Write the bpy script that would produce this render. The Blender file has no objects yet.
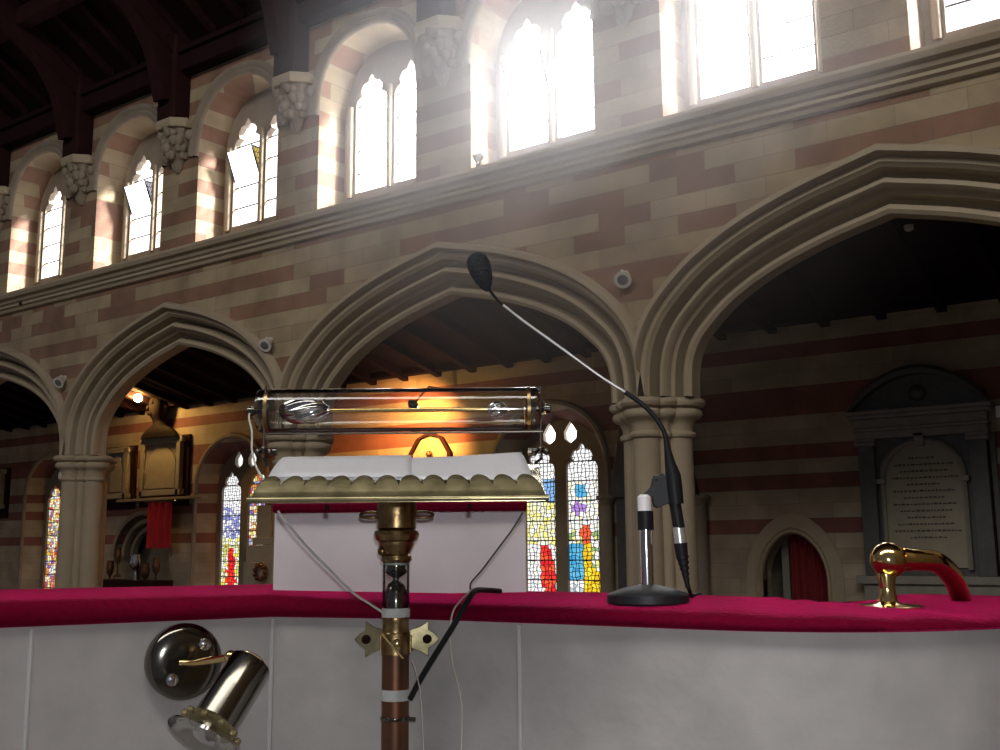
import bpy, bmesh, math, random
from mathutils import Vector, Matrix
random.seed(7)
PI = math.pi
sc = bpy.context.scene
COL = sc.collection
# ---------------------------------------------------------------- camera
H = 3.2                                   # eye height above the nave floor
FPX, YAW, PITCH, ROLL = 1050.64, 0.61808, 0.163907, -0.008622
def cam_axes(yaw):
    F = Vector((-math.sin(yaw) * math.cos(PITCH), math.cos(yaw) * math.cos(PITCH), math.sin(PITCH)))
    R = Vector((math.cos(yaw), math.sin(yaw), 0)); U = R.cross(F)
    return F, R * math.cos(ROLL) + U * math.sin(ROLL), U * math.cos(ROLL) - R * math.sin(ROLL)
F_, R_, U_ = cam_axes(YAW)
cd = bpy.data.cameras.new('camera'); cam = bpy.data.objects.new('camera', cd); COL.objects.link(cam)
cd.sensor_width = 36; cd.lens = FPX * 36 / 1000; cd.clip_start = 0.02; cd.clip_end = 200
m = Matrix((R_, U_, -F_)).transposed().to_4x4(); m.translation = (0, 0, H)
cam.matrix_world = m
sc.camera = cam
PM = Matrix.Rotation(YAW, 4, 'Z')         # pulpit frame: x right, y away from the preacher
def WW(px, py, Y):                        # pixel -> point on the wall plane y = Y
    d = F_ * FPX + R_ * (px - 500) - U_ * (py - 375)
    d *= Y / d.y
    return Vector((d.x, d.y, d.z + H))
PF, PR, PU = cam_axes(0)
def PP(px, py, Y):                        # the same in the pulpit frame
    d = PF * FPX + PR * (px - 500) - PU * (py - 375)
    d *= Y / d.y
    return Vector((d.x, d.y, d.z + H))
# ---------------------------------------------------------------- view, world, lights
vs = sc.view_settings
vs.view_transform = 'Standard'; vs.look = 'None'; vs.exposure = 0.58; vs.gamma = 1; vs.use_curve_mapping = False
w = bpy.data.worlds.new('world'); sc.world = w; w.use_nodes = True
bg = w.node_tree.nodes['Background']; bg.inputs[0].default_value = (0.86, 0.88, 1.0, 1); bg.inputs[1].default_value = 0.058
def light(kind, name, loc, power, color=(1, 1, 1), **k):
    l = bpy.data.lights.new(name, kind); l.energy = power; l.color = color
    for a, b in k.items(): setattr(l, a, b)
    o = bpy.data.objects.new(name, l); COL.objects.link(o); o.location = loc
    return o
def aim(o, d): o.rotation_euler = Vector(d).to_track_quat('-Z', 'Y').to_euler()
sun = light('SUN', 'sun', (0, 20, 20), 24.0, (1, 0.97, 0.96), angle=math.radians(11)); aim(sun, (-0.72, -0.64, -0.80))
# added fill light for unseen windows opposite, raised to shine from above
opp = light('AREA', 'opposite_daylight_fill', (0.5, -5, 14.2), 1050, (1.0, 0.95, 0.88), shape='RECTANGLE', size=24, size_y=3)
aim(opp, (-0.38, 1, -0.55))
flash = light('POINT', 'camera_flash', (0.02, -0.01, H + 0.05), 14.5, (0.95, 0.97, 1.0), shadow_soft_size=0.012)

# ---------------------------------------------------------------- materials
def nt(name):
    m = bpy.data.materials.new(name); m.use_nodes = True
    return m, m.node_tree, m.node_tree.nodes['Principled BSDF']
def N(t, typ, **k):
    n = t.nodes.new(typ)
    for a, b in k.items():
        if a == 'ins':
            for i, v in b.items(): n.inputs[i].default_value = v
        else: setattr(n, a, b)
    return n
def rgb(c): return (c[0], c[1], c[2], 1)
def mathn(t, op, a, b=None, c=None):
    n = t.nodes.new('ShaderNodeMath'); n.operation = op
    for i, v in enumerate((a, b, c)):
        if v is None: continue
        if isinstance(v, (int, float)): n.inputs[i].default_value = v
        else: t.links.new(v, n.inputs[i])
    return n.outputs[0]
def mixc(t, f, a, b, mode='MIX'):
    n = t.nodes.new('ShaderNodeMix'); n.data_type = 'RGBA'; n.blend_type = mode
    for i, v in ((0, f), (6, a), (7, b)):
        if isinstance(v, (int, float)): n.inputs[i].default_value = v
        elif isinstance(v, tuple): n.inputs[i].default_value = rgb(v)
        else: t.links.new(v, n.inputs[i])
    return n.outputs[2]
def basic(name, col, rough=0.6, metal=0.0, noise=0.0, nscale=20, bump=0.0, col2=None, **extra):
    m, t, p = nt(name)
    p.inputs['Base Color'].default_value = rgb(col); p.inputs['Roughness'].default_value = rough; p.inputs['Metallic'].default_value = metal
    for k, v in extra.items(): p.inputs[k.replace('_', ' ')].default_value = v
    if noise or bump:
        tc = N(t, 'ShaderNodeTexCoord'); nz = N(t, 'ShaderNodeTexNoise', ins={'Scale': nscale, 'Detail': 5.0})
        t.links.new(tc.outputs['Object'], nz.inputs['Vector'])
        if noise:
            c2 = col2 or tuple(c * 0.6 for c in col)
            f = N(t, 'ShaderNodeMapRange', ins={1: 0.5 - 0.2, 2: 0.5 + 0.2, 3: 0.0, 4: noise}); t.links.new(nz.outputs[0], f.inputs[0])
            t.links.new(mixc(t, f.outputs[0], tuple(col), tuple(c2)), p.inputs['Base Color'])
        if bump:
            b = N(t, 'ShaderNodeBump', ins={'Strength': bump, 'Distance': 0.01}); t.links.new(nz.outputs[0], b.inputs['Height'])
            t.links.new(b.outputs[0], p.inputs['Normal'])
    return m
def ashlar(name, cream, red, row, wid, lo, hi, bands=None):
    """coursed stone: cream and red blocks, red rarer in every other course; bands = courses that are wholly red"""
    m, t, p = nt(name)
    g = N(t, 'ShaderNodeNewGeometry'); s = N(t, 'ShaderNodeSeparateXYZ'); t.links.new(g.outputs['Position'], s.inputs[0])
    u = mathn(t, 'ADD', s.outputs[0], s.outputs[1]); cx = N(t, 'ShaderNodeCombineXYZ')
    zz = mathn(t, 'ADD', s.outputs[2], 0.03)
    t.links.new(u, cx.inputs[0]); t.links.new(zz, cx.inputs[1])
    def brick(c1, c2, mo, width):
        b = N(t, 'ShaderNodeTexBrick', ins={'Scale': 1.0, 'Mortar Size': 0.004, 'Mortar Smooth': 0.3, 'Brick Width': width, 'Row Height': row, 'Color1': rgb(c1), 'Color2': rgb(c2), 'Mortar': rgb(mo)})
        t.links.new(cx.outputs[0], b.inputs['Vector']); return b
    b = brick((0, 0, 0), (1, 1, 1), (.5, .5, .5), wid)
    rowi = mathn(t, 'FLOOR', mathn(t, 'DIVIDE', zz, row)); par = mathn(t, 'FLOORED_MODULO', rowi, 2.0)
    thr = mathn(t, 'MULTIPLY_ADD', par, hi - lo, lo)
    isred = mathn(t, 'LESS_THAN', b.outputs['Color'], thr)
    if bands:
        tot = None
        for k in bands:
            e = mathn(t, 'COMPARE', rowi, float(k), 0.2); tot = e if tot is None else mathn(t, 'MAXIMUM', tot, e)
        isred = tot
    nz = N(t, 'ShaderNodeTexNoise', ins={'Scale': 2.2, 'Detail': 6.0}); t.links.new(g.outputs['Position'], nz.inputs['Vector'])
    nf = N(t, 'ShaderNodeTexNoise', ins={'Scale': 30.0, 'Detail': 3.0}); t.links.new(g.outputs['Position'], nf.inputs['Vector'])
    v1 = mixc(t, b.outputs['Color'], cream, tuple(c * f for c, f in zip(cream, (.80, .77, .74))))
    v2 = mixc(t, b.outputs['Color'], red, tuple(c * f for c, f in zip(red, (1.2, 1.15, 1.1))))
    c = mixc(t, isred, v1, v2)
    r = N(t, 'ShaderNodeMapRange', ins={1: .3, 2: .7, 3: .72, 4: 1.12}); t.links.new(nz.outputs[0], r.inputs[0])
    c = mixc(t, 1.0, c, r.outputs[0], 'MULTIPLY')
    c = mixc(t, mathn(t, 'MULTIPLY', b.outputs['Fac'], 0.45), c, (0.12, 0.10, 0.09))
    t.links.new(c, p.inputs['Base Color']); p.inputs['Roughness'].default_value = 0.9
    bp = N(t, 'ShaderNodeBump', ins={'Strength': 0.35, 'Distance': 0.01})
    t.links.new(mathn(t, 'SUBTRACT', nf.outputs[0], b.outputs['Fac']), bp.inputs['Height']); t.links.new(bp.outputs[0], p.inputs['Normal'])
    return m
def emis(name, col, st, transp=0.0, cam_noise=False):
    m = bpy.data.materials.new(name); m.use_nodes = True; t = m.node_tree; t.nodes.clear()
    o = N(t, 'ShaderNodeOutputMaterial'); e = N(t, 'ShaderNodeEmission', ins={0: rgb(col), 1: st})
    if transp:
        a = N(t, 'ShaderNodeAddShader'); tr = N(t, 'ShaderNodeBsdfTransparent', ins={0: (transp, transp, transp, 1)})
        t.links.new(e.outputs[0], a.inputs[0]); t.links.new(tr.outputs[0], a.inputs[1]); t.links.new(a.outputs[0], o.inputs[0])
    else: t.links.new(e.outputs[0], o.inputs[0])
    return m
def attr_emis(name, st):
    m = bpy.data.materials.new(name); m.use_nodes = True; t = m.node_tree; t.nodes.clear()
    o = N(t, 'ShaderNodeOutputMaterial'); a = N(t, 'ShaderNodeAttribute'); a.attribute_name = 'glass'
    e = N(t, 'ShaderNodeEmission', ins={1: st}); t.links.new(a.outputs['Color'], e.inputs[0]); t.links.new(e.outputs[0], o.inputs[0])
    return m
def glassmat(name, tint=(1, 1, 1), gloss=0.12, rough=0.02):
    m, t, p = nt(name)
    o = t.nodes['Material Output']
    tr = N(t, 'ShaderNodeBsdfTransparent', ins={0: rgb(tint)}); gl = N(t, 'ShaderNodeBsdfGlossy', ins={'Roughness': rough, 'Color': (1, 1, 1, 1)})
    fr = N(t, 'ShaderNodeFresnel', ins={'IOR': 1.22}); mx = N(t, 'ShaderNodeMixShader')
    f = mathn(t, 'ADD', fr.outputs[0], gloss); t.links.new(f, mx.inputs[0])
    t.links.new(tr.outputs[0], mx.inputs[1]); t.links.new(gl.outputs[0], mx.inputs[2]); t.links.new(mx.outputs[0], o.inputs[0])
    return m
M = {}
M['wall'] = ashlar('banded_ashlar', (0.415, 0.33, 0.215), (0.235, 0.135, 0.09), 0.205, 0.62, 0.12, 0.72)
M['aisle'] = ashlar('aisle_ashlar', (0.42, 0.35, 0.255), (0.20, 0.085, 0.068), 0.2, 0.9, 0.0, 0.0, bands=[17, 20, 22, 25, 26, 29])
M['stone'] = basic('carved_sandstone', (0.40, 0.33, 0.23), 0.85, noise=0.5, nscale=3.0, bump=0.25, col2=(0.30, 0.24, 0.17))
M['stone_dark'] = basic('shaded_sandstone', (0.30, 0.245, 0.185), 0.85, noise=0.6, nscale=4, bump=0.3)  # darker sandstone copy; holds the shade of window tracery and hoods
M['wood'] = basic('dark_oak', (0.030, 0.011, 0.011), 0.85, Specular_IOR_Level=0.1, noise=0.7, nscale=6, bump=0.2)
M['boards'] = basic('dark_roof_boards', (0.020, 0.0075, 0.0085), 0.9, Specular_IOR_Level=0.1, noise=0.6, nscale=5)
M['floor'] = basic('stone_floor', (0.16, 0.13, 0.11), 0.6, noise=0.5, nscale=3)
M['day'] = emis('daylit_clear_glass', (1.0, 0.985, 1.0), 2.0, 0.85)
M['day_bright'] = emis('clear_glass_towards_the_sun', (0.93, 0.96, 1.0), 11.0, 0.85)
M['lead'] = basic('lead_came', (0.03, 0.03, 0.035), 0.6)
M['stained'] = attr_emis('stained_glass', 0.80)
M['pulpit'] = basic('pulpit_stone', (0.50, 0.475, 0.465), 0.85, noise=0.7, nscale=14, bump=0.35, col2=(0.38, 0.36, 0.35))
M['slab'] = basic('lit_slab_stone', (0.82, 0.77, 0.80), 0.85, noise=0.4, nscale=9)  # paler than the parapet stone to carry nave light falling on it
M['velvet'] = basic('crimson_velvet', (0.17, 0.0, 0.022), 0.85, noise=0.5, nscale=120, bump=0.25, col2=(0.11, 0.0, 0.013), Specular_IOR_Level=0.1, Sheen_Weight=1.0, Sheen_Roughness=0.3, Sheen_Tint=(1.0, 0.02, 0.20, 1))
M['seam'] = basic('pale_mortar', (0.55, 0.54, 0.54), 0.8)
M['brass'] = basic('aged_brass', (0.50, 0.36, 0.17), 0.33, 1.0, noise=0.9, nscale=55, col2=(0.17, 0.10, 0.05), bump=0.12)
M['lip'] = basic('scuffed_pale_brass', (0.54, 0.47, 0.26), 0.24, 0.72, noise=0.8, nscale=40, col2=(0.22, 0.19, 0.10), bump=0.04)
M['gold'] = basic('polished_brass', (0.86, 0.64, 0.28), 0.13, 1.0)
M['bronze'] = basic('tarnished_copper', (0.24, 0.105, 0.06), 0.38, 0.85, noise=0.8, nscale=25, col2=(0.11, 0.07, 0.05))
M['chrome'] = basic('chrome', (0.75, 0.75, 0.77), 0.12, 1.0)
M['steel'] = basic('dark_polished_metal', (0.19, 0.18, 0.155), 0.14, 1.0)
M['silver'] = basic('silver_ring', (0.8, 0.8, 0.8), 0.3, 0.7)
M['whitecap'] = basic('glare_and_plaque_white', (0.95, 0.95, 0.97), 0.35)  # white stands in for flash glare on the silver sleeve; also colours the plaque
M['black'] = basic('black_plastic', (0.012, 0.012, 0.014), 0.5, Specular_IOR_Level=0.3)
M['blackm'] = basic('black_painted_metal', (0.018, 0.020, 0.024), 0.5, noise=0.5, nscale=60)
M['foam'] = basic('grey_foam', (0.035, 0.042, 0.05), 0.95, bump=0.8, nscale=300)
M['paper'] = basic('white_paper', (0.72, 0.72, 0.76), 0.8, noise=0.3, nscale=8, col2=(0.62, 0.62, 0.67))
M['tape'] = basic('white_tape', (0.62, 0.64, 0.62), 0.6, noise=0.5, nscale=70, col2=(0.42, 0.44, 0.42))
M['wire'] = basic('grey_wire', (0.55, 0.54, 0.52), 0.5)
M['wire_dark'] = basic('dark_wire', (0.12, 0.11, 0.10), 0.5)
M['cream'] = basic('cream_flex', (0.62, 0.60, 0.50), 0.5)
M['glass'] = glassmat('clear_tube_glass', (0.86, 0.86, 0.84), 0.06, 0.06)
M['ribbed'] = basic('ribbed_glass', (0.8, 0.82, 0.86), 0.08, 0.0, Transmission_Weight=0.75, IOR=1.5)
M['fixture'] = basic('white_fixture', (0.62, 0.60, 0.55), 0.5)
M['lens'] = basic('grey_lens', (0.16, 0.155, 0.15), 0.2)
M['marble'] = basic('dark_grey_marble', (0.10, 0.10, 0.095), 0.4, noise=0.6, nscale=9, col2=(0.055, 0.058, 0.055))
M['tablet'] = basic('cream_tablet', (0.34, 0.30, 0.22), 0.5, noise=0.4, nscale=6)
M['palestone'] = basic('pale_grey_marble', (0.27, 0.25, 0.215), 0.6, noise=0.5, nscale=7)
M['ink'] = basic('incised_letters', (0.09, 0.075, 0.06), 0.8)
M['bustm'] = basic('backlit_dark_bust', (0.016, 0.010, 0.007), 0.85, Specular_IOR_Level=0.15)  # near-black base colour carries the backlit shade of the bust
M['curtain'] = basic('dark_red_curtain', (0.22, 0.012, 0.016), 0.8, noise=0.5, nscale=10)
M['banner'] = basic('red_cloth', (0.42, 0.005, 0.018), 0.8, noise=0.4, nscale=9)
M['bulb'] = emis('warm_bulb', (1.0, 0.60, 0.16), 130)
M['yellowglass'] = emis('yellow_lattice_glass', (0.75, 0.55, 0.12), 0.9)
M['greyglass'] = emis('grey_vent_glass', (0.62, 0.62, 0.68), 0.8)
# ---------------------------------------------------------------- mesh helpers
class MB:
    def __init__(s): s.bm = bmesh.new()
    def v(s, p): return s.bm.verts.new(p)
    def face(s, pts):
        try: return s.bm.faces.new([s.bm.verts.new(p) for p in pts])
        except ValueError: pass
    def box(s, x0, x1, y0, y1, z0, z1, mt=None):
        vs_ = [Vector((x, y, z)) for z in (z0, z1) for y in (y0, y1) for x in (x0, x1)]
        if mt: vs_ = [mt @ v for v in vs_]
        b = [s.bm.verts.new(v) for v in vs_]
        for f in ((0, 2, 3, 1), (4, 5, 7, 6), (0, 1, 5, 4), (2, 6, 7, 3), (0, 4, 6, 2), (1, 3, 7, 5)): s.bm.faces.new([b[i] for i in f])
        return s
    def grid(s, rows, closed_u=False, closed_v=False):
        R = [[s.bm.verts.new(p) for p in r] for r in rows]
        nu, nv = len(R), len(R[0])
        for i in range(nu if closed_u else nu - 1):
            for j in range(nv if closed_v else nv - 1):
                try: s.bm.faces.new([R[i][j], R[i][(j + 1) % nv], R[(i + 1) % nu][(j + 1) % nv], R[(i + 1) % nu][j]])
                except ValueError: pass
        return R
    def tube(s, pts, rad, n=10, cap=True):
        pts = [Vector(p) for p in pts]; rows = []
        a = None
        for i, p in enumerate(pts):
            d = (pts[min(i + 1, len(pts) - 1)] - pts[max(i - 1, 0)]).normalized()
            if a is None: a = d.orthogonal().normalized()
            a = (a - d * a.dot(d)).normalized(); b = d.cross(a)
            r = rad[i] if isinstance(rad, (list, tuple)) else rad
            rows.append([p + a * (r * math.cos(2 * PI * k / n)) + b * (r * math.sin(2 * PI * k / n)) for k in range(n)])
        R = s.grid(rows, closed_v=True)
        if cap:
            for r in (R[0][::-1], R[-1]):
                try: s.bm.faces.new(r)
                except ValueError: pass
        return s
    def lathe(s, prof, base=(0, 0, 0), axis=(0, 0, 1), n=28):
        base = Vector(base); ax = Vector(axis).normalized()
        a = ax.orthogonal().normalized(); b = ax.cross(a)
        rows = [[base + ax * z + a * (max(r, 1e-5) * math.cos(2 * PI * k / n)) + b * (max(r, 1e-5) * math.sin(2 * PI * k / n)) for k in range(n)] for r, z in prof]
        R = s.grid(rows, closed_v=True)
        if prof[0][0] > 1e-4: s.bm.faces.new(R[0][::-1])
        if prof[-1][0] > 1e-4: s.bm.faces.new(R[-1])
        return s
    def prism(s, poly, f0, f1):
        """poly 2d points; f0/f1 map (a,b)->3d for the two ends"""
        A = [s.bm.verts.new(f0(*p)) for p in poly]; B = [s.bm.verts.new(f1(*p)) for p in poly]
        n = len(poly)
        s.bm.faces.new(A); s.bm.faces.new(B[::-1])
        for i in range(n): s.bm.faces.new([A[i], B[i], B[(i + 1) % n], A[(i + 1) % n]])
        return s
    def ball(s, c, r, sx=1, sy=1, sz=1, n=20, mt=None):
        rows = []
        for i in range(n // 2 + 1):
            th = PI * i / (n // 2); row = []
            for k in range(n):
                p = Vector((r * sx * max(math.sin(th), 1e-4) * math.cos(2 * PI * k / n), r * sy * max(math.sin(th), 1e-4) * math.sin(2 * PI * k / n), r * sz * math.cos(th)))
                if mt: p = mt @ p
                row.append(Vector(c) + p)
            rows.append(row)
        s.grid(rows, closed_v=True); return s
    def plate(s, outer, holes, Y0, Y1):
        """flat plate in x,z with holes, from y=Y0 (front) to y=Y1 (back)"""
        cu = bpy.data.curves.new('tmp', 'CURVE'); cu.dimensions = '2D'; cu.fill_mode = 'BOTH'
        for lp in [outer] + holes:
            sp = cu.splines.new('POLY'); sp.points.add(len(lp) - 1); sp.use_cyclic_u = True
            for q, (x, z) in zip(sp.points, lp): q.co = (x, z, 0, 1)
        ob = bpy.data.objects.new('tmp', cu); me = bpy.data.meshes.new_from_object(ob)
        bpy.data.objects.remove(ob); bpy.data.curves.remove(cu)
        for Y, flip in ((Y0, False), (Y1, True)):
            vs_ = [s.bm.verts.new((v.co.x, Y, v.co.y)) for v in me.vertices]
            for p in me.polygons:
                ids = list(p.vertices)
                try: s.bm.faces.new([vs_[i] for i in ids])
                except ValueError: pass
            if Y0 == Y1: break
        bpy.data.meshes.remove(me)
        if Y0 != Y1:
            for lp in [outer] + holes:
                s.grid([[Vector((x, Y0, z)) for x, z in lp], [Vector((x, Y1, z)) for x, z in lp]], closed_v=True)
        return s
OBJ = []
def obj(name, mb, mat, parent=None, frame=None, smooth=False, bevel=0, weld=True, angle=40):
    bm = mb.bm
    if weld: bmesh.ops.remove_doubles(bm, verts=bm.verts, dist=1e-5)
    bmesh.ops.recalc_face_normals(bm, faces=bm.faces)
    me = bpy.data.meshes.new(name); bm.to_mesh(me); bm.free()
    me.materials.append(M[mat] if isinstance(mat, str) else mat)
    o = bpy.data.objects.new(name, me); COL.objects.link(o)
    if smooth:
        for p in me.polygons: p.use_smooth = True
        try: me.set_sharp_from_angle(angle=math.radians(angle))
        except Exception: pass
    if bevel:
        b = o.modifiers.new('bevel', 'BEVEL'); b.width = bevel; b.segments = 2; b.limit_method = 'ANGLE'
    fr = frame or Matrix.Identity(4)
    if parent is not None:
        o.parent = parent; o.matrix_parent_inverse = root_mat(parent).inverted()
    o.matrix_basis = fr
    return o
def root_mat(o):
    b = o.matrix_basis.copy()
    return (root_mat(o.parent) @ o.matrix_parent_inverse @ b) if o.parent else b
def tag(o, label=None, cat=None, group=None, kind=None):
    for k, v in (('label', label), ('category', cat), ('group', group), ('kind', kind)):
        if v: o[k] = v
    return o
def thing(name, label, cat, loc, group=None, frame=None):
    o = bpy.data.objects.new(name, None); COL.objects.link(o); o.empty_display_size = 0.05
    o.matrix_basis = (frame or Matrix.Identity(4)) @ Matrix.Translation(loc)
    return tag(o, label, cat, group)
def copy_tree(o, parent=None, delta=None):
    c = o.copy(); COL.objects.link(c)
    if parent is not None: c.parent = parent; c.matrix_parent_inverse = o.matrix_parent_inverse.copy()
    for ch in list(o.children): copy_tree(ch, c)
    if delta: c.location = c.location + Vector(delta)
    return c
def bez(pts, n=8):
    pts = [Vector(p) for p in pts]; P = [pts[0] * 2 - pts[1]] + pts + [pts[-1] * 2 - pts[-2]]; out = []
    for i in range(1, len(P) - 2):
        for k in range(n):
            t = k / n; a, b, c, d = P[i - 1], P[i], P[i + 1], P[i + 2]
            out.append(0.5 * ((2 * b) + (c - a) * t + (2 * a - 5 * b + 4 * c - d) * t * t + (3 * b - a - 3 * c + d) * t ** 3))
    out.append(pts[-1]); return out

# ================================================================ ARCADE WALL
YW = 9.42                                  # nave face of the arcade wall
YB = 10.0                                 # its aisle face
PIERS = [-25.0, -20.05, -15.1, -10.17, -4.95, 0.05, 5.05]
half = [(1, 1.50), (.992, 1.8), (.958, 2.02), (.888, 2.2), (.76, 2.43), (.56, 2.66), (.3, 2.86), (0, 3.02)]
hp = [Vector((a, 0, b)) for a, b in half]; hp = bez(hp, 4)
HALF = [(p.x, p.z) for p in hp]
def arch_pts(xa, xb, off):
    """arch line over the bay xa..xb, moved outward by off, clamped to the bay"""
    xc = (xa + xb) / 2; hs = (xb - xa) / 2 - 0.45
    P = [Vector((u * hs, z + H)) for u, z in HALF]; out = []
    n = len(P)
    for i, p in enumerate(P):
        if i == n - 1:
            d = P[i] - P[i - 1]; nr = Vector((d.y, -d.x)).normalized(); q = Vector((0, p.y + off / max(nr.y, .3)))
        else:
            d = P[min(i + 1, n - 1)] - P[max(i - 1, 0)]; nr = Vector((d.y, -d.x)).normalized(); q = p + nr * off
            if q.x < 0: q.x = 0
        out.append(q)
    lim = (xb - xa) / 2; ok_ = [q for q in out if q.x <= lim + 1e-6]
    if len(ok_) < len(out):                # meets the neighbouring arch: stop there
        k = len(out) - len(ok_); a, b = out[k - 1], out[k]; t = (a.x - lim) / (a.x - b.x); zi = a.y + (b.y - a.y) * t
        out = [Vector((lim, zi))] * k + out[k:]
    right = [(xc + q.x, q.y) for q in out]; left = [(xc - q.x, q.y) for q in out[:-1]]
    return left + right[::-1]              # left spring -> apex -> right spring
CL = -0.0
WINX = [-21.25, -18.75, -16.25, -13.75, -11.25, -8.78, -6.25, -3.75, -1.27, 1.25]
def recess(xc, g=0.0):                     # opening of a clerestory recess
    hw = 0.84 + g; zs = H + 5.72; zt = H + 6.72 + g
    pts = [(-hw, H + 4.36 - g), (hw, H + 4.36 - g)]
    for k in range(0, 9):
        t = k / 8; x = hw * math.cos(t * PI / 2) ** 0.85; z = zs + (zt - zs) * math.sin(t * PI / 2) ** 0.9
        pts.append((x, z))
    for k in range(7, -1, -1):
        t = k / 8; pts.append((-hw * math.cos(t * PI / 2) ** 0.85, zs + (zt - zs) * math.sin(t * PI / 2) ** 0.9))
    return [(xc + a, b) for a, b in pts]
mb = MB()
outer = []
for a, b in zip(PIERS[:-1], PIERS[1:]):
    pts = [q for q in arch_pts(a, b, 0.47)]
    keep = [q for i, q in enumerate(pts) if a + 1e-4 < q[0] < b - 1e-4]
    zc = min(q[1] for q in pts if a + 1e-4 < q[0] < b - 1e-4)
    outer += [(a, zc - 0.10)] + keep
outer += [(PIERS[-1], outer[0][1]), (PIERS[-1], H + 7.6), (PIERS[0], H + 7.6)]
mb.plate(outer, [recess(x) for x in WINX], YW, YW)
for x in WINX:                             # reveals of the recesses
    rc = recess(x); back = [(p[0] if abs(p[0]) else 0, p[1]) for p in recess(x, -0.03)]
    back[0] = (back[0][0], H + 4.62); back[1] = (back[1][0], H + 4.62)
    mb.grid([[Vector((a, YW, b)) for a, b in rc], [Vector((a, YW + 0.47, b)) for a, b in back]], closed_v=True)
# aisle side, top
zb = H + 3.5
mb.face([(PIERS[0], YB, zb), (PIERS[-1], YB, zb), (PIERS[-1], YB, H + 7.6), (PIERS[0], YB, H + 7.6)]) if False else None
tag(obj('wall_south', mb, 'wall'), kind='structure')
mb = MB()                                  # aisle face of the arcade wall, with the same arch openings
mb.plate([(a, min(b, H + 4.1)) for a, b in outer], [], YB, YB)
tag(obj('wall_aisle_side', mb, 'wall'), kind='structure')

# arches: moulded orders swept round the opening
PROF = [(0, 9.80), (0, 9.74), (-.015, 9.70), (-.01, 9.64), (.025, 9.61), (.065, 9.625), (.085, 9.67), (.086, 9.76), (.115, 9.80), (.155, 9.78), (.165, 9.70), (.166, 9.62), (.20, 9.60),
        (.202, 9.53), (.235, 9.485), (.275, 9.50), (.30, 9.56), (.302, 9.66), (.33, 9.70), (.365, 9.67), (.375, 9.58), (.376, 9.47), (.40, 9.44), (.41, YW), (.46, YW), (.462, 9.35), (.48, 9.315), (.53, 9.315), (.555, 9.36), (.57, YW)]
LAB = ['far left bay, cut by the frame', 'left edge bay, showing only its right half', 'small bay holding the glowing lamp', 'middle bay behind the gooseneck microphone', 'largest bay at the right, over the red doorway', 'bay beyond the right edge']
for i, (a, b) in enumerate(zip(PIERS[:-1], PIERS[1:])):
    if i in (0, 5): continue
    mb = MB(); back = [(.46, YB), (.2, YB), (.17, 9.96), (.1, 9.93), (.08, 9.88), (0, 9.86), (0, 9.80)]
    prof = back[:-1] + PROF
    rows = [[Vector((x, y, z)) for x, z in arch_pts(a, b, o_)] for o_, y in prof if o_ <= .46 or y < YW + .001]
    mb.grid(rows)
    th = thing('pointed_arch', 'moulded sandstone arch of the ' + LAB[i], 'arch', ((a + b) / 2, YW, H + 3.0), 'moulded arches of the nave arcade')
    obj('arch_moulding', mb, 'stone', th, smooth=True, angle=38)

# piers
def plan(theta, g):
    r = 0.20
    for k in range(8):
        big = k % 2 == 0; c = .24 if big else .235; q = .142 if big else .055
        al = theta - k * PI / 4; s_ = c * math.sin(al)
        if abs(s_) < q and math.cos(al) > 0: r = max(r, c * math.cos(al) + math.sqrt(q * q - s_ * s_))
    return r + g
def pier_rings(zs, n=144):
    return [[Vector((plan(2 * PI * k / n, g) * math.cos(2 * PI * k / n), plan(2 * PI * k / n, g) * math.sin(2 * PI * k / n), z)) for k in range(n)] for z, g in zs]
PLAB = ['', 'far left pier, outside the frame', 'left pier between the two smallest arches', 'pier seen behind the glass tube lamp', 'pier right behind the microphone stand', '', '']
proto = None
PX = {1: -20.1, 2: -15.13, 3: -10.28, 4: -4.99}
for i in (1, 2, 3, 4):
    if proto is None:
        th = thing('clustered_pier', '', 'column', (PX[i], 9.84, 0), 'clustered piers of the nave arcade')
        fr = Matrix.Translation((PX[i], 9.84, 0))
        mb = MB(); mb.grid(pier_rings([(0, .02), (H + 1.12, 0)]), closed_v=True); obj('shaft', mb, 'stone', th, fr, smooth=True)
        mb = MB(); zs = [(1.10, 0), (1.11, .03), (1.135, .042), (1.16, .03), (1.17, .005), (1.22, .01), (1.28, .04), (1.30, .085), (1.325, .11), (1.36, .115), (1.385, .10), (1.395, .075), (1.41, .075), (1.42, .13), (1.45, .15), (1.48, .145), (1.50, .12), (1.505, -.2)]
        mb.grid(pier_rings([(z + H, g) for z, g in zs]), closed_v=True); obj('capital', mb, 'stone', th, fr, smooth=True)
        mb = MB(); mb.grid(pier_rings([(0, .25), (.3, .25), (.32, .16), (.4, .18), (.44, .1), (.5, .12), (.55, .0)]), closed_v=True); obj('base', mb, 'stone', th, fr, smooth=True)
        proto = th
    else:
        th = copy_tree(proto); th.location = (PX[i], 9.84, 0)
    th['label'] = 'clustered sandstone column, ' + PLAB[i]
# string course (cornice)
mb = MB(); pr = [(YW, 4.02), (9.36, 4.03), (9.34, 4.07), (9.30, 4.09), (9.31, 4.13), (9.27, 4.15), (9.25, 4.19), (9.19, 4.21), (9.16, 4.26), (9.17, 4.30), (9.24, 4.33), (YW, 4.40)]
mb.grid([[Vector((x, y, z + H)) for y, z in pr] for x in (PIERS[0], PIERS[-1])])
tag(obj('trim_1', mb, 'stone'), 'moulded string course running under the clerestory windows', kind='structure')

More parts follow.
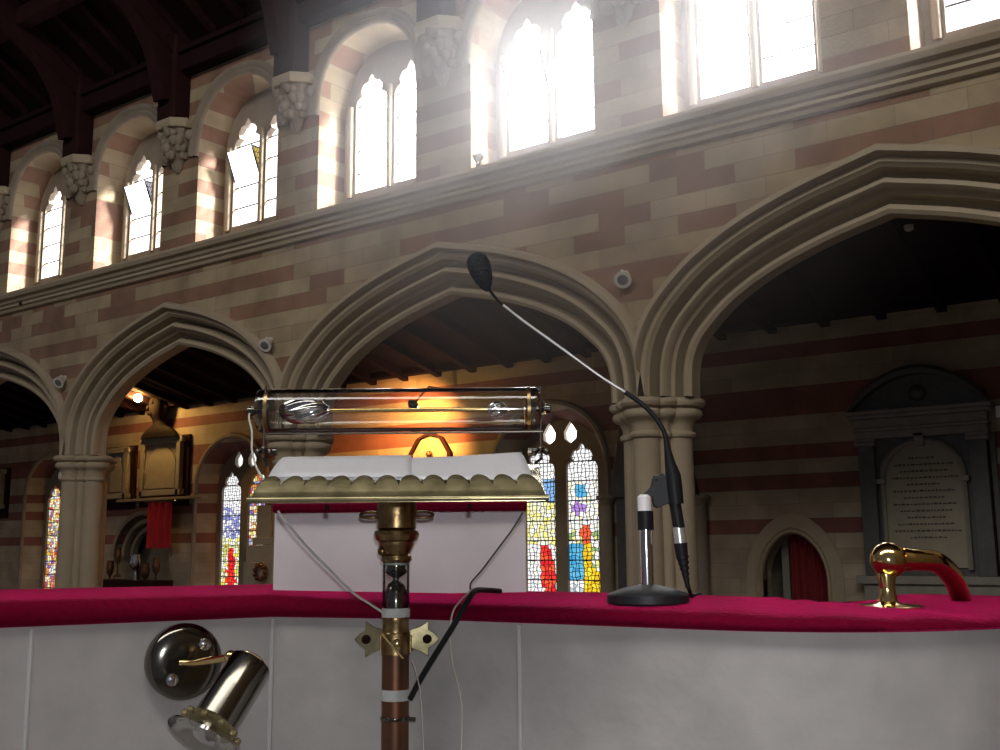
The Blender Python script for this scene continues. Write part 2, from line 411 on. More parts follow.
# ---------------------------------------------------------------- clerestory windows
def light_shape(xc, hw, z0, z1):
    """cusped light: straight jambs, trefoil ogee head"""
    r = []
    zs = z1 - 0.40
    r += [(xc - hw, z0), (xc + hw, z0), (xc + hw, zs), (xc + hw * 0.93, zs + .07), (xc + hw * 0.62, zs + .12), (xc + hw * 0.72, zs + .19), (xc + hw * 0.52, zs + .28), (xc + hw * .22, zs + .30), (xc + hw * .16, zs + .35), (xc, z1),
          (xc - hw * .16, zs + .35), (xc - hw * .22, zs + .30), (xc - hw * 0.52, zs + .28), (xc - hw * 0.72, zs + .19), (xc - hw * 0.62, zs + .12), (xc - hw * 0.93, zs + .07), (xc - hw, zs)]
    return r
YG = 9.90
for k, xc in enumerate(WINX[1:-1]):
    root = MB(); xm = xc - .0
    root.plate(recess(xc, 0.03), [light_shape(xm - .345, .275, H + 4.72, H + 6.36), light_shape(xm + .345, .275, H + 4.72, H + 6.36)], YG, YG + .14)
    fo = tag(obj('window_%d' % (k + 1), root, 'stone_dark'), kind='structure')  # darker tone puts the shade of the window heads into the stone
    for s_ in (-.345, .345):
        mb = MB(); mb.face([(xm + s_ - .29, YG + .10, H + 4.7), (xm + s_ + .29, YG + .10, H + 4.7), (xm + s_ + .29, YG + .10, H + 6.38), (xm + s_ - .29, YG + .10, H + 6.38)])
        obj('pane', mb, 'day_bright' if k in (4, 5, 6) else 'day', fo)
        mb = MB()
        for q in range(4): mb.tube([(xm + s_ - .28, YG + .05, H + 5.0 + .32 * q), (xm + s_ + .28, YG + .05, H + 5.0 + .32 * q)], .011, 6)
        obj('saddle_bars', mb, 'lead', fo)
    mb = MB()                                # roll on the inner jamb
    for s_ in (-1, 1): mb.tube([(xc + s_ * .70, YG - .02, H + 4.66), (xc + s_ * .70, YG - .02, H + 5.95)], .045, 10)
    mb.tube([(xc, YG - .02, H + 4.68), (xc, YG - .02, H + 6.1)], .04, 10)
    obj('jamb_shaft', mb, 'stone', fo, smooth=True)
    mb = MB()                                # hood round the recess head
    arc = recess(xc)[2:]
    def outw(p, o_): 
        c = Vector((xc, H + 5.6)); d = (Vector(p) - c).normalized(); return Vector(p) + d * o_
    rows = []
    for o_, y in ((0, YW + .12), (.0, YW - .0), (.03, YW - .05), (.07, YW - .06), (.11, YW - .02), (.15, YW - .05), (.19, YW - .05), (.22, YW)):
        rows.append([Vector((outw(p, o_).x, y, outw(p, o_).y)) for p in arc])
    mb.grid(rows); obj('hood_mould', mb, 'stone_dark', fo, smooth=True, angle=50)  # hood toned darker for the shade over the recess
    # open hopper vent leaning inward
    if k in (2, 3, 5):
        vx = xm - .345; vz = H + 5.42; vh = .40; dy = .17; bot = Vector((vx, YG + .02, vz))
        P4 = [Vector((vx + a, YG + .02 - b, vz + c)) for a, b, c in ((-.27, 0, 0), (.27, 0, 0), (.27, dy, vh), (-.27, dy, vh))]
        mb = MB(); mb.face(P4); vp = obj('hopper_vent', mb, 'day_bright' if k > 3 else 'day', fo)
        for sg in (-1, 1):
            A = Vector((vx + sg * .27, YG + .02, vz)); B = Vector((vx + sg * .27, YG + .02 - dy, vz + vh)); C = Vector((vx + sg * .27, YG + .02, vz + vh))
            mb = MB(); mb.face([A, B, C]); obj('vent_cheek', mb, 'yellowglass' if (k, sg) == (3, 1) else 'greyglass', fo)
            mb = MB(); mb.tube([A, B], .014, 6); mb.tube([B, C], .012, 6); mb.tube([C, A], .012, 6)
            for q in range(1, 5):
                t = q / 5; mb.tube([A.lerp(C, t), B.lerp(C, t)], .006, 5); mb.tube([A.lerp(B, t), A.lerp(C, t)], .005, 5); mb.tube([A.lerp(C, t), C.lerp(B, 1 - t)], .005, 5)
            obj('cheek_lattice', mb, 'lead', fo)

# ---------------------------------------------------------------- corbels, roof
CX = [-19.95, -17.45, -14.98, -12.53, -10.02, -7.5, -5.0, -2.5]
CLAB = ['beyond the left edge of the photo', 'cut by the left edge of the photo', 'second from the left edge, beside the narrowest window', 'third from the left edge, left of the yellow vent window', 'fourth from the left edge, right of the yellow vent window', 'directly left of the brightest hazy window', 'cut by the top edge, right of the brightest hazy window', 'above the top right of the photo']
cproto = None; tproto = None
for i, cx in enumerate(CX):
    if cproto is None:
        th = thing('carved_corbel', '', 'corbel', (cx, YW, H + 5.6), 'carved corbels under the roof posts')
        fr = Matrix.Translation((cx, YW, 0))
        mb = MB(); zs = [(5.55, .03), (5.62, .09), (5.70, .10), (5.80, .16), (5.95, .21), (6.1, .25), (6.18, .26)]
        rows = []
        for z, r in zs:
            rows.append([Vector((math.cos(a) * r * (1 + .13 * math.sin(9 * a + z * 21)), -abs(math.sin(a)) * r * 1.15 * (1 + .13 * math.cos(7 * a - z * 17)), z + H)) for a in [PI * q / 28 for q in range(29)]])
        mb.grid(rows)
        for q in range(22):
            a = PI * (q + .5) / 11 % PI; z = 5.78 + .10 * (q % 4); r = .15 + (z - 5.7) * .3
            mb.ball((math.cos(a) * r, -math.sin(a) * r * 1.1, z + H), .05 + .012 * (q % 3), sz=1.25, n=8)
        obj('carved_foliage', mb, 'stone_dark', th, fr, smooth=True, angle=60)
        mb = MB(); pl = [(-.34, 0), (-.34, -.16), (-.17, -.33), (.17, -.33), (.34, -.16), (.34, 0)]
        mb.prism(pl, lambda a, b: Vector((a * .93, b * .93, H + 6.17)), lambda a, b: Vector((a, b, H + 6.23)))
        mb.prism(pl, lambda a, b: Vector((a, b, H + 6.231)), lambda a, b: Vector((a, b, H + 6.29)))
        obj('abacus', mb, 'stone', th, fr)
        cproto = th
        th2 = thing('roof_truss', '', 'roof timber', (cx, YW, H + 6.3), 'dark oak roof trusses')
        mb = MB(); mb.box(-.2, .2, -.3, 0, H + 6.29, H + 7.65); obj('wall_post', mb, 'wood', th2, fr, bevel=.03)
        mb = MB(); ctr = bez([(0, -.28, H + 6.6), (0, -.6, H + 7.5), (0, -1.5, H + 8.3), (0, -3.0, H + 8.8), (0, -4.6, H + 9.6)], 6)
        rows = []
        for q, p in enumerate(ctr):
            d = (ctr[min(q + 1, len(ctr) - 1)] - ctr[max(q - 1, 0)]).normalized(); nn = Vector((0, -d.z, d.y))
            rows.append([p + Vector((sx * .11, 0, 0)) + nn * sy * .15 for sx, sy in ((-1, -1), (1, -1), (1, 1), (-1, 1))])
        mb.grid(rows, closed_v=True); obj('arched_brace', mb, 'wood', th2, fr)
        mb = MB()
        mb.grid([[Vector((sx, y, z + dz)) for sx, dz in ((-.14, -.36), (.14, -.36), (.14, 0), (-.14, 0))] for y, z in ((0, H + 7.50), (-10.5, H + 7.50 + 10.5 * .62))], closed_v=True)
        obj('principal_rafter', mb, 'wood', th2, fr)
        mb = MB(); mb.box(-.13, .13, -4.9, -.1, H + 9.2, H + 9.5); obj('hammer_beam', mb, 'wood', th2, fr, bevel=.02)
        tproto = th2
    else:
        th = copy_tree(cproto); th.location = (cx, YW, H + 5.6)
        th2 = copy_tree(tproto); th2.location = (cx, YW, H + 6.3)
    l = CLAB[i] or 'beyond the left edge of the photo'
    th['label'] = 'carved foliate stone corbel ' + l; th2['label'] = 'oak roof post and brace, ' + l
mb = MB(); z0 = H + 7.6
mb.face([(-30, YW + .3, z0 - .2), (8, YW + .3, z0 - .2), (8, -3, z0 + 12.42 * .62), (-30, -3, z0 + 12.42 * .62)])
mb.box(-30, 8, YW - .22, YW + .1, H + 7.04, H + 7.3)
mb.box(-30, 8, YW - .28, YW + .1, H + 7.3, H + 7.38)
mb.face([(-30, 9.93, H + 7.0), (8, 9.93, H + 7.0), (8, 9.93, H + 8.4), (-30, 9.93, H + 8.4)])
ceil = tag(obj('ceiling', mb, 'boards'), kind='structure')
for q in range(5):
    y = YW - 1.3 - q * 2.0; z = H + 7.5 + (YW - y) * .62
    mb = MB(); mb.box(-28, 6, y - .11, y + .11, z - .24, z + .02)
    tag(obj('roof_purlin', mb, 'wood'), 'long dark oak purlin, number %s up from the wall head' % ['one', 'two', 'three', 'four', 'five'][q], 'roof timber', 'purlins under the nave roof')
rr = ceil
for q in range(52):
    x = -26 + q * .62
    mb = MB(); mb.grid([[Vector((x + sx, y, z + dz)) for sx, dz in ((-.05, -.13), (.05, -.13), (.05, 0), (-.05, 0))] for y, z in ((YW - .1, H + 7.62), (0, H + 7.62 + 9.42 * .62))], closed_v=True)
    obj('rafter', mb, 'wood', rr)
mb = MB(); mb.box(-31, 9, -4, 15, -.1, 0); tag(obj('floor', mb, 'floor'), kind='structure')

# ---------------------------------------------------------------- small fixtures on the arcade wall
def flood(name, lab, px, py, s_=1.0, dark=False):
    p = WW(px, py, YW); th = thing(name, lab, 'light fixture', p, 'small spotlights on the arcade wall')
    c = p + Vector((0, -.10, .0)); ax = Vector((.35, -1, -.75)).normalized()
    mb = MB(); mb.lathe([(.03 * s_, -.08 * s_), (.055 * s_, -.07 * s_), (.075 * s_, -.02 * s_), (.088 * s_, .05 * s_), (.092 * s_, .055 * s_), (.08 * s_, .056 * s_)], c, ax, 24); obj('housing', mb, 'lens' if dark else 'fixture', th, smooth=True)
    mb = MB(); mb.lathe([(.078 * s_, .05 * s_), (.05 * s_, .058 * s_), (0, .062 * s_)], c, ax, 24); obj('lens', mb, 'lens', th, smooth=True)
    mb = MB(); mb.tube([p + Vector((-.02, 0, .07)), p + Vector((-.03, -.07, .09)), c - ax * .06], .018, 8); mb.lathe([(.035, 0), (.035, .02)], p + Vector((-.02, 0, .07)), (0, -1, 0), 12); obj('bracket', mb, 'lens' if dark else 'fixture', th, smooth=True)
flood('wall_spotlight', 'round white spotlight on the stone between the two largest arches', 628, 280)
flood('wall_spotlight', 'round white spotlight left of the middle arch', 272, 345)
flood('wall_spotlight', 'round white spotlight above the left pier', 66, 382)
for nm, px, py in (('dark little spotlight on the sill moulding at left of the bright centre windows', 480, 160), ('dark little spotlight on the moulding at the far left', 22, 298)):
    p = WW(px, py + 6, YW - .1); th = thing('sill_spotlight', nm, 'light fixture', p, 'spotlights standing on the string course')
    mb = MB(); mb.box(p.x - .03, p.x + .03, p.y - .04, p.y + .04, p.z - .02, p.z + .02); mb.tube([p, p + Vector((0, 0, .07))], .012, 8); obj('foot', mb, 'black', th)
    mb = MB(); mb.lathe([(.03, -.06), (.045, -.04), (.05, .03), (.058, .045), (.04, .046)], p + Vector((-.01, -.02, .10)), (-.6, -.5, -.4), 18); obj('lamp_head', mb, 'lens', th, smooth=True)

# ================================================================ AISLE
YA = 14.0
XL, XR = -30, 8
mb = MB()
mb.plate([(XL, 0), (XR, 0), (XR, H + 3.12), (XL, H + 3.12)], [], YA, YA) if False else None
# aisle windows: embrasure arch openings cut in the aisle wall
AW = [(-9.03, 1.02), (-16.55, 1.02), (-22.85, 1.02)]
def emb(xc, hw, g=0):
    hw += g; z0 = H - 1.3 - g; zs = H + 1.25; zt = H + 2.25 + g; o = [(xc - hw, z0), (xc + hw, z0)]
    for k in range(0, 9): t = k / 8; o.append((xc + hw * (1 - t ** 1.9), zs + (zt - zs) * (1 - (1 - t) ** 1.7)))
    for k in range(7, -1, -1): t = k / 8; o.append((xc - hw * (1 - t ** 1.9), zs + (zt - zs) * (1 - (1 - t) ** 1.7)))
    return o
def pointed(xc, hw, z0, zs, zt, n=8):
    o = [(xc - hw, z0), (xc + hw, z0)]
    for k in range(0, n + 1): t = k / n; o.append((xc + hw * (1 - t ** 1.8), zs + (zt - zs) * (1 - (1 - t) ** 1.6)))
    for k in range(n - 1, -1, -1): t = k / n; o.append((xc - hw * (1 - t ** 1.8), zs + (zt - zs) * (1 - (1 - t) ** 1.6)))
    return o
DX = -5.13
door_hole = pointed(DX, .44, 0.02, H - .45, H + .17)
pl_hole = pointed(-19.35, .95, 0.02, H - .1, H + .78)
mb = MB()
mb.plate([(XL, 0), (XR, 0), (XR, H + 3.12), (XL, H + 3.12)], [emb(x, h_) for x, h_ in AW] + [door_hole, pl_hole], YA, YA)
for x, h_ in AW: mb.grid([[Vector((a, YA, b)) for a, b in emb(x, h_)], [Vector((a, YA + .35, b)) for a, b in emb(x, h_, -.2)]], closed_v=True)
mb.grid([[Vector((a, YA, b)) for a, b in door_hole], [Vector((a, YA + .3, b)) for a, b in door_hole]], closed_v=True)
mb.grid([[Vector((a, YA, b)) for a, b in pl_hole], [Vector((a, YA + .6, b)) for a, b in pl_hole]], closed_v=True)
tag(obj('wall_aisle', mb, 'aisle'), kind='structure')
mb = MB()
mb.face([(XL, YA + .8, H + 2.9), (XR, YA + .8, H + 2.9), (XR, YB - .05, H + 4.05), (XL, YB - .05, H + 4.05)])
for q in range(44): 
    x = -27 + q * .75; mb.grid([[Vector((x + sx, y, z + dz)) for sx, dz in ((-.06, -.14), (.06, -.14), (.06, 0), (-.06, 0))] for y, z in ((YA, H + 3.08), (YB, H + 4.02))], closed_v=True)
mb.box(XL, XR, YA - .18, YA + .05, H + 3.02, H + 3.2)
tag(obj('ceiling_aisle', mb, 'boards'), kind='structure')
mb = MB(); mb.face([(XR, 9.42, 0), (XR, 15, 0), (XR, 15, H + 4.2), (XR, 9.42, H + 4.2)]); mb.face([(XL, 9.42, 0), (XL, 15, 0), (XL, 15, H + 4.2), (XL, 9.42, H + 4.2)])
mb.face([(XL, YA + .8, 0), (XR, YA + .8, 0), (XR, YA + .8, H + 3), (XL, YA + .8, H + 3)])
tag(obj('wall_aisle_end', mb, 'aisle'), kind='structure')
mb = MB(); mb.box(XR, XR + .3, -4, 15, 0, H + 18); tag(obj('wall_sun_block', mb, 'wall'), kind='structure')  # unseen end wall added to stop stray sun reaching the pulpit

# stained glass: small leaded quarries with their own glass colours
def pic_a(u, v):                              # left light of the big window: u 0..1, v 0 bottom..1 top
    if v > .80: return (1, 1, 1)
    if v > .66: return (.9, .93, .95) if u < .6 else (.25, .45, .8)
    if v > .42: return random.choice([(1, .95, .45), (.95, .85, .25), (1, 1, .9), (.8, .8, .6), (1, .95, .7)])
    if (u - .7 + (v - .2) * .5) ** 2 / .05 + (v - .25) ** 2 / .03 < 1: return random.choice([(.85, .04, .03), (.95, .12, .04), (.7, .02, .03)])
    if v < .07: return (1, .8, .2)
    return random.choice([(1, 1, 1), (.95, .95, .98), (.85, .85, .9), (1, .97, .85)])
def pic_b(u, v):
    if v > .78: return (1, 1, 1)
    if (u - .4) ** 2 / .03 + (v - .72) ** 2 / .002 < 1: return (.1, .45, .75)
    if (u - .3) ** 2 / .05 + (v - .62) ** 2 / .0012 < 1: return (.45, .25, .7)
    if v > .52: return random.choice([(1, 1, 1), (.9, .95, .9), (.95, .9, .7)])
    if (u - .52) ** 2 / .02 + (v - .5) ** 2 / .006 < 1: return (.9, .12, .05)
    if u < .45 and .22 < v < .42: return random.choice([(.06, .35, .65), (.1, .45, .7), (.15, .5, .8)])
    if u > .42 and v < .42 and not (.66 < u and .28 < v): return random.choice([(.95, .62, .02), (1, .75, .05), (.85, .5, .02)])
    if u < .5 and v < .22: return random.choice([(.9, .92, .95), (1, 1, 1), (.5, .55, .6)])
    return random.choice([(.9, .9, .85), (.85, .8, .3), (.3, .45, .2), (1, 1, 1)])
def pic_c(u, v):
    if v > .72: return (1, 1, 1)
    if v > .5: return random.choice([(1, 1, 1), (.25, .28, .6), (.35, .35, .7), (.9, .9, .95)])
    if (u - .5 + (v - .2) * .2) ** 2 / .05 + (v - .2) ** 2 / .055 < 1: return random.choice([(.8, .02, .03), (.9, .05, .03)])
    return random.choice([(.9, .75, .1), (1, 1, .95), (.9, .9, .6), (.6, .62, .2), (1, 1, 1)])
def pic_d(u, v):
    return random.choice([(1, .95, .8), (.9, .3, .08), (.8, .55, .1), (.25, .15, .4), (.7, .05, .03), (1, .9, .5), (.5, .3, .1), (.95, .9, .85), (.3, .35, .6)])
def poly_in(x, z, poly):
    c = False; n = len(poly)
    for i in range(n):
        (x1, z1), (x2, z2) = poly[i], poly[(i + 1) % n]
        if (z1 > z) != (z2 > z) and x < (x2 - x1) * (z - z1) / (z2 - z1) + x1: c = not c
    return c
def stained(parent, poly, fn, Y, nx, cell, name='stained_glass'):
    xs = [p[0] for p in poly]; zs = [p[1] for p in poly]; x0, x1, z0, z1 = min(xs) - .02, max(xs) + .02, min(zs) - .02, max(zs) + .02
    nz = max(2, int((z1 - z0) / cell)); J = {}
    def jp(i, j):
        if (i, j) not in J:
            jx = (random.random() - .5) * .75 / nx if 0 < i < nx else 0; jz = (random.random() - .5) * .75 / nz if 0 < j < nz else 0
            J[i, j] = ((i / nx + jx), (j / nz + jz))
        return J[i, j]
    bm = bmesh.new(); lay = bm.loops.layers.float_color.new('glass')
    for i in range(nx):
        for j in range(nz):
            q = [jp(i, j), jp(i + 1, j), jp(i + 1, j + 1), jp(i, j + 1)]
            cu, cv = sum(a for a, b in q) / 4, sum(b for a, b in q) / 4
            col = fn(cu, cv)
            pts = [(cu + (a - cu) * .78, cv + (b - cv) * .84) for a, b in q]
            vv = [bm.verts.new((x0 + a * (x1 - x0), Y, z0 + b * (z1 - z0))) for a, b in pts]
            f = bm.faces.new(vv)
            for lp in f.loops: lp[lay] = (col[0], col[1], col[2], 1)
    me = bpy.data.meshes.new(name); bm.to_mesh(me); bm.free(); me.materials.append(M['stained'])
    o = bpy.data.objects.new(name, me); COL.objects.link(o); o.parent = parent
    mb = MB(); mb.face([(x0, Y + .004, z0), (x1, Y + .004, z0), (x1, Y + .004, z1), (x0, Y + .004, z1)])
    for q in range(1, 9):
        z = z0 + (z1 - z0) * q / 9; mb.tube([(x0, Y - .02, z), (x1, Y - .02, z)], .010, 6)
    obj('leading', mb, 'lead', o)
    return o
kk = 20
for wi, (xc, hw) in enumerate(AW):
    Y = YA + .35
    cxs = (xc - .40, xc + .40); lh = .29
    top = H + 1.66
    lights = [light_shape(c + 0, lh, H - 1.1, top - (0 if wi == 0 else .05)) for c in cxs]
    eyes = [[(xc + s_ * .20 + a * .12, H + 1.83 + b * .17) for a, b in ((0, -1), (.9, -.55), (1, .1), (.45, .7), (0, 1.1), (-.45, .7), (-1, .1), (-.9, -.55))] for s_ in (-1, 1)]
    mb = MB(); mb.plate(emb(xc, hw, -.17), lights + eyes, Y, Y + .12)
    fo = tag(obj('window_%d' % (kk + wi), mb, 'stone_dark'), kind='structure')
    fns = [(pic_a, pic_b), (pic_c, pic_d), (pic_d, pic_d)][wi]
    for c, l, fn in zip(cxs, lights, fns): stained(fo, l, fn, Y + .06, 9, .062)
    mb = MB()
    mb.face([(xc - .4, Y + .09, H + 1.66), (xc + .4, Y + .09, H + 1.66), (xc + .4, Y + .09, H + 2.05), (xc - .4, Y + .09, H + 2.05)])
    obj('eyelet_pane', mb, emis('eyelet_daylight', (1, 1, 1), 3.0 if wi == 0 else .8), fo)
    mb = MB(); e0 = emb(xc, hw, 0)[1:]; 
    rows = []
    for o_, y in ((0, YA + .1), (0, YA), (.03, YA - .05), (.08, YA - .05), (.11, YA)):
        rows.append([Vector((a, y, b)) for a, b in emb(xc, hw, o_)[1:]] + [Vector((emb(xc, hw, o_)[0][0], y, emb(xc, hw, o_)[0][1]))])
    mb.grid(rows); obj('embrasure_moulding', mb, 'stone_dark', fo, smooth=True)

# doorway with its red curtain
th = thing('doorway_surround', 'pointed moulded stone doorway with a red curtain, right of the pier', 'doorway', (DX, YA, 0))
mb = MB(); rows = []
for o_, y in ((0, YA + .15), (0, YA - .0), (.02, YA - .03), (.05, YA - .01), (.07, YA - .04), (.10, YA - .03), (.115, YA - .012), (.23, YA - .012), (.232, YA)):
    rows.append([Vector((a, y, b)) for a, b in [(p[0], p[1]) for p in pointed(DX, .44 + o_, .02, H - .45, H + .17 + o_ * 1.2)[1:]] + [(DX - .44 - o_, .02)]])
mb.grid(rows); obj('arch_moulding', mb, 'stone', th, smooth=True, angle=50)
mb = MB(); rows = []
rows = [[Vector((DX - .12 + .60 * q / 40, YA + .22 + .025 * math.sin(q * 1.1), z)) for q in range(41)] for z in (0.05, H + .3)]
mb.grid(rows); tag(obj('door_curtain', mb, 'curtain', smooth=True), 'dark red curtain hanging in the pointed doorway', 'curtain')
mb = MB(); mb.box(DX - .28, DX - .18, YA + .32, YA + .36, 0, H + .2); tag(obj('pale_board', mb, 'palestone'), 'pale upright board leaning behind the red door curtain', 'board')

# right hand monument
def P2(px, py): p = WW(px, py, YA); return p.x, p.z
th = thing('wall_monument', 'large classical marble wall monument with curved pediment and inscribed tablet', 'monument', (-3.35, YA, H - .4))
zb_, zt_ = H - .38, H + 1.36
mb = MB(); mb.box(-4.16, -2.50, YA - .06, YA, zb_, zt_); obj('back_slab', mb, 'marble', th)
for xa, xb in ((-4.13, -3.93), (-2.78, -2.58)):
    mb = MB(); mb.box(xa, xb, YA - .16, YA - .06, zb_, zt_ - .02); obj('pilaster', mb, 'marble', th, bevel=.008)
    mb = MB(); mb.box(xa - .03, xb + .03, YA - .19, YA - .05, zt_ - .09, zt_ + .01); mb.tube([(xa - .03, YA - .19, zt_ - .06), (xb + .03, YA - .19, zt_ - .06)], .03, 8); obj('pilaster_capital', mb, 'palestone', th, bevel=.01)
mb = MB()
for z0, z1, dy, dx in ((zt_, zt_ + .10, .17, 0.0), (zt_ + .10, zt_ + .14, .20, .02), (zt_ + .14, zt_ + .26, .16, 0), (zt_ + .26, zt_ + .31, .24, .05), (zt_ + .31, zt_ + .36, .28, .08)):
    mb.box(-4.16 - dx, -2.55 + dx, YA - dy, YA, z0, z1)
obj('entablature', mb, 'palestone', th, bevel=.01)
mb = MB(); arcp = []
for q in range(17):
    t = q / 16; arcp.append((-4.22 + 1.72 * t, zt_ + .36 + .50 * math.sin(PI * t) ** .75))
for (s0, s1, dy) in ((1.0, 1.0, .05),):
    mb.prism([(a, b) for a, b in arcp], lambda a, b: Vector((a, YA - .08, b)), lambda a, b: Vector((a, YA, b)))
rows = [[Vector((a, y, b + dz)) for a, b in arcp] for y, dz in ((YA - .08, -.06), (YA - .22, -.06), (YA - .26, 0), (YA - .22, .05), (YA, .05))]
mb.grid(rows); mb.ball((-3.36, YA - .1, zt_ + .56), .11, sy=.6, n=10)
obj('curved_pediment', mb, 'marble', th, smooth=True)
ta = [(-3.83, zb_ + .1), (-2.90, zb_ + .1)] + [(-3.365 + .465 * math.cos(PI * q / 14), H + .84 + .44 * math.sin(PI * q / 14)) for q in range(15)]
mb = MB(); mb.prism(ta, lambda a, b: Vector((a, YA - .085, b)), lambda a, b: Vector((a, YA - .06, b))); tb = obj('inscribed_tablet', mb, 'tablet', th)
mb = MB(); rnd = random.Random(3)
for q in range(13):
    z = H + 1.08 - q * .083; hwid = (.16, .34, .28, .38, .2, .37, .25, .38, .30, .22, .34, .38, .2)[q]; x = -3.365 - hwid
    mb = MB()
    while x < -3.365 + hwid:
        l = rnd.uniform(.018, .05); mb.box(x, x + l, YA - .089, YA - .085, z, z + rnd.uniform(.016, .026)); x += l + .014
    obj('inscription_line', mb, 'ink', tb)
mb = MB(); rows = []
inner = [(-3.83, H - .3)] + [(-3.365 - .465 * math.cos(PI * q / 14), H + .84 + .44 * math.sin(PI * q / 14)) for q in range(15)] + [(-2.90, H - .3)]
for o_, y in ((0, YA - .06), (0, YA - .12), (.03, YA - .14), (.055, YA - .12), (.055, YA - .06)):
    rows.append([Vector((-3.365 + (a + 3.365) * (1 + o_ / .465), y, b + (o_ if b > H + .7 else 0))) for a, b in inner])
mb.grid(rows)
for xa in (-3.87, -2.86): mb.box(xa - .05, xa + .05, YA - .16, YA - .05, H + .78, H + .84)
mb.box(-3.42, -3.31, YA - .17, YA - .05, H + 1.24, H + 1.40)
obj('arched_frame', mb, 'palestone', th)
mb = MB(); mb.box(-4.24, -2.45, YA - .22, YA, zb_ - .10, zb_); mb.box(-4.16, -2.52, YA - .17, YA, zb_ - .7, zb_ - .1); obj('plinth', mb, 'palestone', th, bevel=.01)
# tall thin pipe right of it
a = WW(983, 360, YA - .1); b = WW(999, 575, YA - .1)
mb = MB(); mb.tube([(b.x, YA - .04, H - 3.1), (b.x, YA - .04, H + 1.9)], .025, 8); tag(obj('wall_pipe', mb, 'wood', smooth=True), 'thin dark vertical pipe at the right edge beside the big monument', 'pipe')
p = WW(998, 412, YA); mb = MB(); mb.box(p.x - .02, p.x + .6, YA - .05, YA, p.z - .07, p.z + .07); mb.box(p.x + .0, p.x + .55, YA - .06, YA - .045, p.z - .05, p.z + .05); tag(obj('pale_plaque', mb, 'whitecap', bevel=.008), 'small pale plaque cut by the right edge of the photo', 'plaque')

# gabled monument mostly hidden by the pier behind the microphone
th = thing('gabled_monument', 'narrow gabled stone monument half hidden behind the microphone pier', 'monument', (-7.0, YA, H - .8))
for px0, px1, nm in ((606, 617, 'l'), (699, 712, 'r')):
    a, b = WW(px0, 590, YA).x, WW(px1, 590, YA).x; zc = WW(px0, 498, YA).z
    mb = MB(); mb.tube([((a + b) / 2, YA - .08, 1.2), ((a + b) / 2, YA - .08, zc - .1)], (b - a) / 2, 14); obj('side_shaft', mb, 'stone_dark', th, smooth=True)
    mb = MB(); mb.lathe([(.075, 0), (.1, .03), (.12, .09), (.15, .11), (.15, .15), (.05, .16)], ((a + b) / 2, YA - .1, zc - .12), n=16); obj('side_capital', mb, 'stone_dark', th, smooth=True)
xa, xb = WW(620, 590, YA).x, WW(698, 590, YA).x; z1 = WW(690, 495, YA).z; z2 = WW(672, 425, YA).z
mb = MB(); mb.box(xa, xb, YA - .05, YA, 1.2, z1); obj('marble_panel', mb, 'marble', th)
xm = (xa + xb) / 2
mb = MB(); mb.prism([(xa - .08, z1), (xb + .08, z1), (xb - .12, z2), (xm, z2 + .55), (xa + .12, z2)], lambda a, b: Vector((a, YA - .12, b)), lambda a, b: Vector((a, YA, b))); obj('gable', mb, 'marble', th, bevel=.01)

# ---------------------------------------------------------------- left bay: monuments, bust, lamp, banner
def tablet(lab, px0, px1, py0, py1, name='memorial_tablet'):
    a = WW(px0, py1, YA); b = WW(px1, py0, YA); x0, x1, z0, z1 = a.x, b.x, a.z, b.z
    th = thing(name, lab, 'memorial', ((x0 + x1) / 2, YA, z0), 'memorial tablets on the aisle wall')
    mb = MB(); mb.box(x0 - .12, x1 + .16, YA - .06, YA, z0 - .22, z1 + .05); obj('dark_back_slab', mb, 'wood', th, bevel=.01)
    mb = MB()
    for q0, q1, q2, q3 in ((x0, x0 + .12, z0, z1), (x1 - .12, x1, z0, z1), (x0 - .05, x1 + .05, z0 - .0, z0 + .12), (x0 - .06, x1 + .06, z1 - .1, z1 + .02)): mb.box(q0, q1, YA - .17, YA - .05, q2, q3)
    obj('moulded_frame', mb, 'tablet', th, bevel=.012)
    w_ = (x1 - x0) / 2 - .2; xm = (x0 + x1) / 2
    pl = [(xm - w_, z0 + .15), (xm + w_, z0 + .15)] + [(xm + w_ * math.cos(PI * q / 10), z1 - .55 + .38 * math.sin(PI * q / 10)) for q in range(11)]
    mb = MB(); mb.box(x0 + .1, x1 - .1, YA - .09, YA - .05, z0 + .1, z1 - .08); obj('field', mb, 'palestone', th)
    mb = MB(); mb.prism(pl, lambda a, b: Vector((a, YA - .12, b)), lambda a, b: Vector((a, YA - .08, b))); obj('arched_panel', mb, 'tablet', th, bevel=.008)
    return x0, x1, z0, z1
x0, x1, z0, z1 = tablet('framed cream memorial with arched panel, under the dark bust', 145, 187, 437, 497)
tablet('cream memorial left of the bust, right beside the left pier', 108, 134, 448, 500)
tablet('dim cream tablet at the far left edge of the photo', -14, 8, 470, 510)
xm = (x0 + x1) / 2
th = thing('portrait_bust', 'bronze bust of a man, darkened as if backlit, on top of the framed memorial', 'bust', (xm, YA - .12, z1))
mb = MB(); c = Vector((xm - .0, YA - .20, z1 + .03))
rows = []
for z, rx, ry, oy in ((-.02, .62, .10, 0), (.06, .58, .13, 0), (.14, .46, .15, 0), (.22, .28, .14, 0), (.27, .17, .13, 0), (.31, .145, .13, -.01), (.36, .145, .14, -.02), (.42, .165, .17, -.04), (.50, .19, .20, -.05), (.60, .205, .215, -.05), (.70, .21, .22, -.04), (.78, .195, .205, -.03), (.86, .15, .16, -.02), (.91, .08, .09, 0), (.93, .01, .01, 0)):
    rows.append([c + Vector((rx * math.cos(2 * PI * q / 24), oy + ry * math.sin(2 * PI * q / 24), z)) for q in range(24)])
mb.grid(rows, closed_v=True); 
mb.ball(c + Vector((-.05, -.27, .60)), .045, sz=1.4, n=10); mb.ball(c + Vector((-.04, -.23, .48)), .055, sx=1.3, n=10)
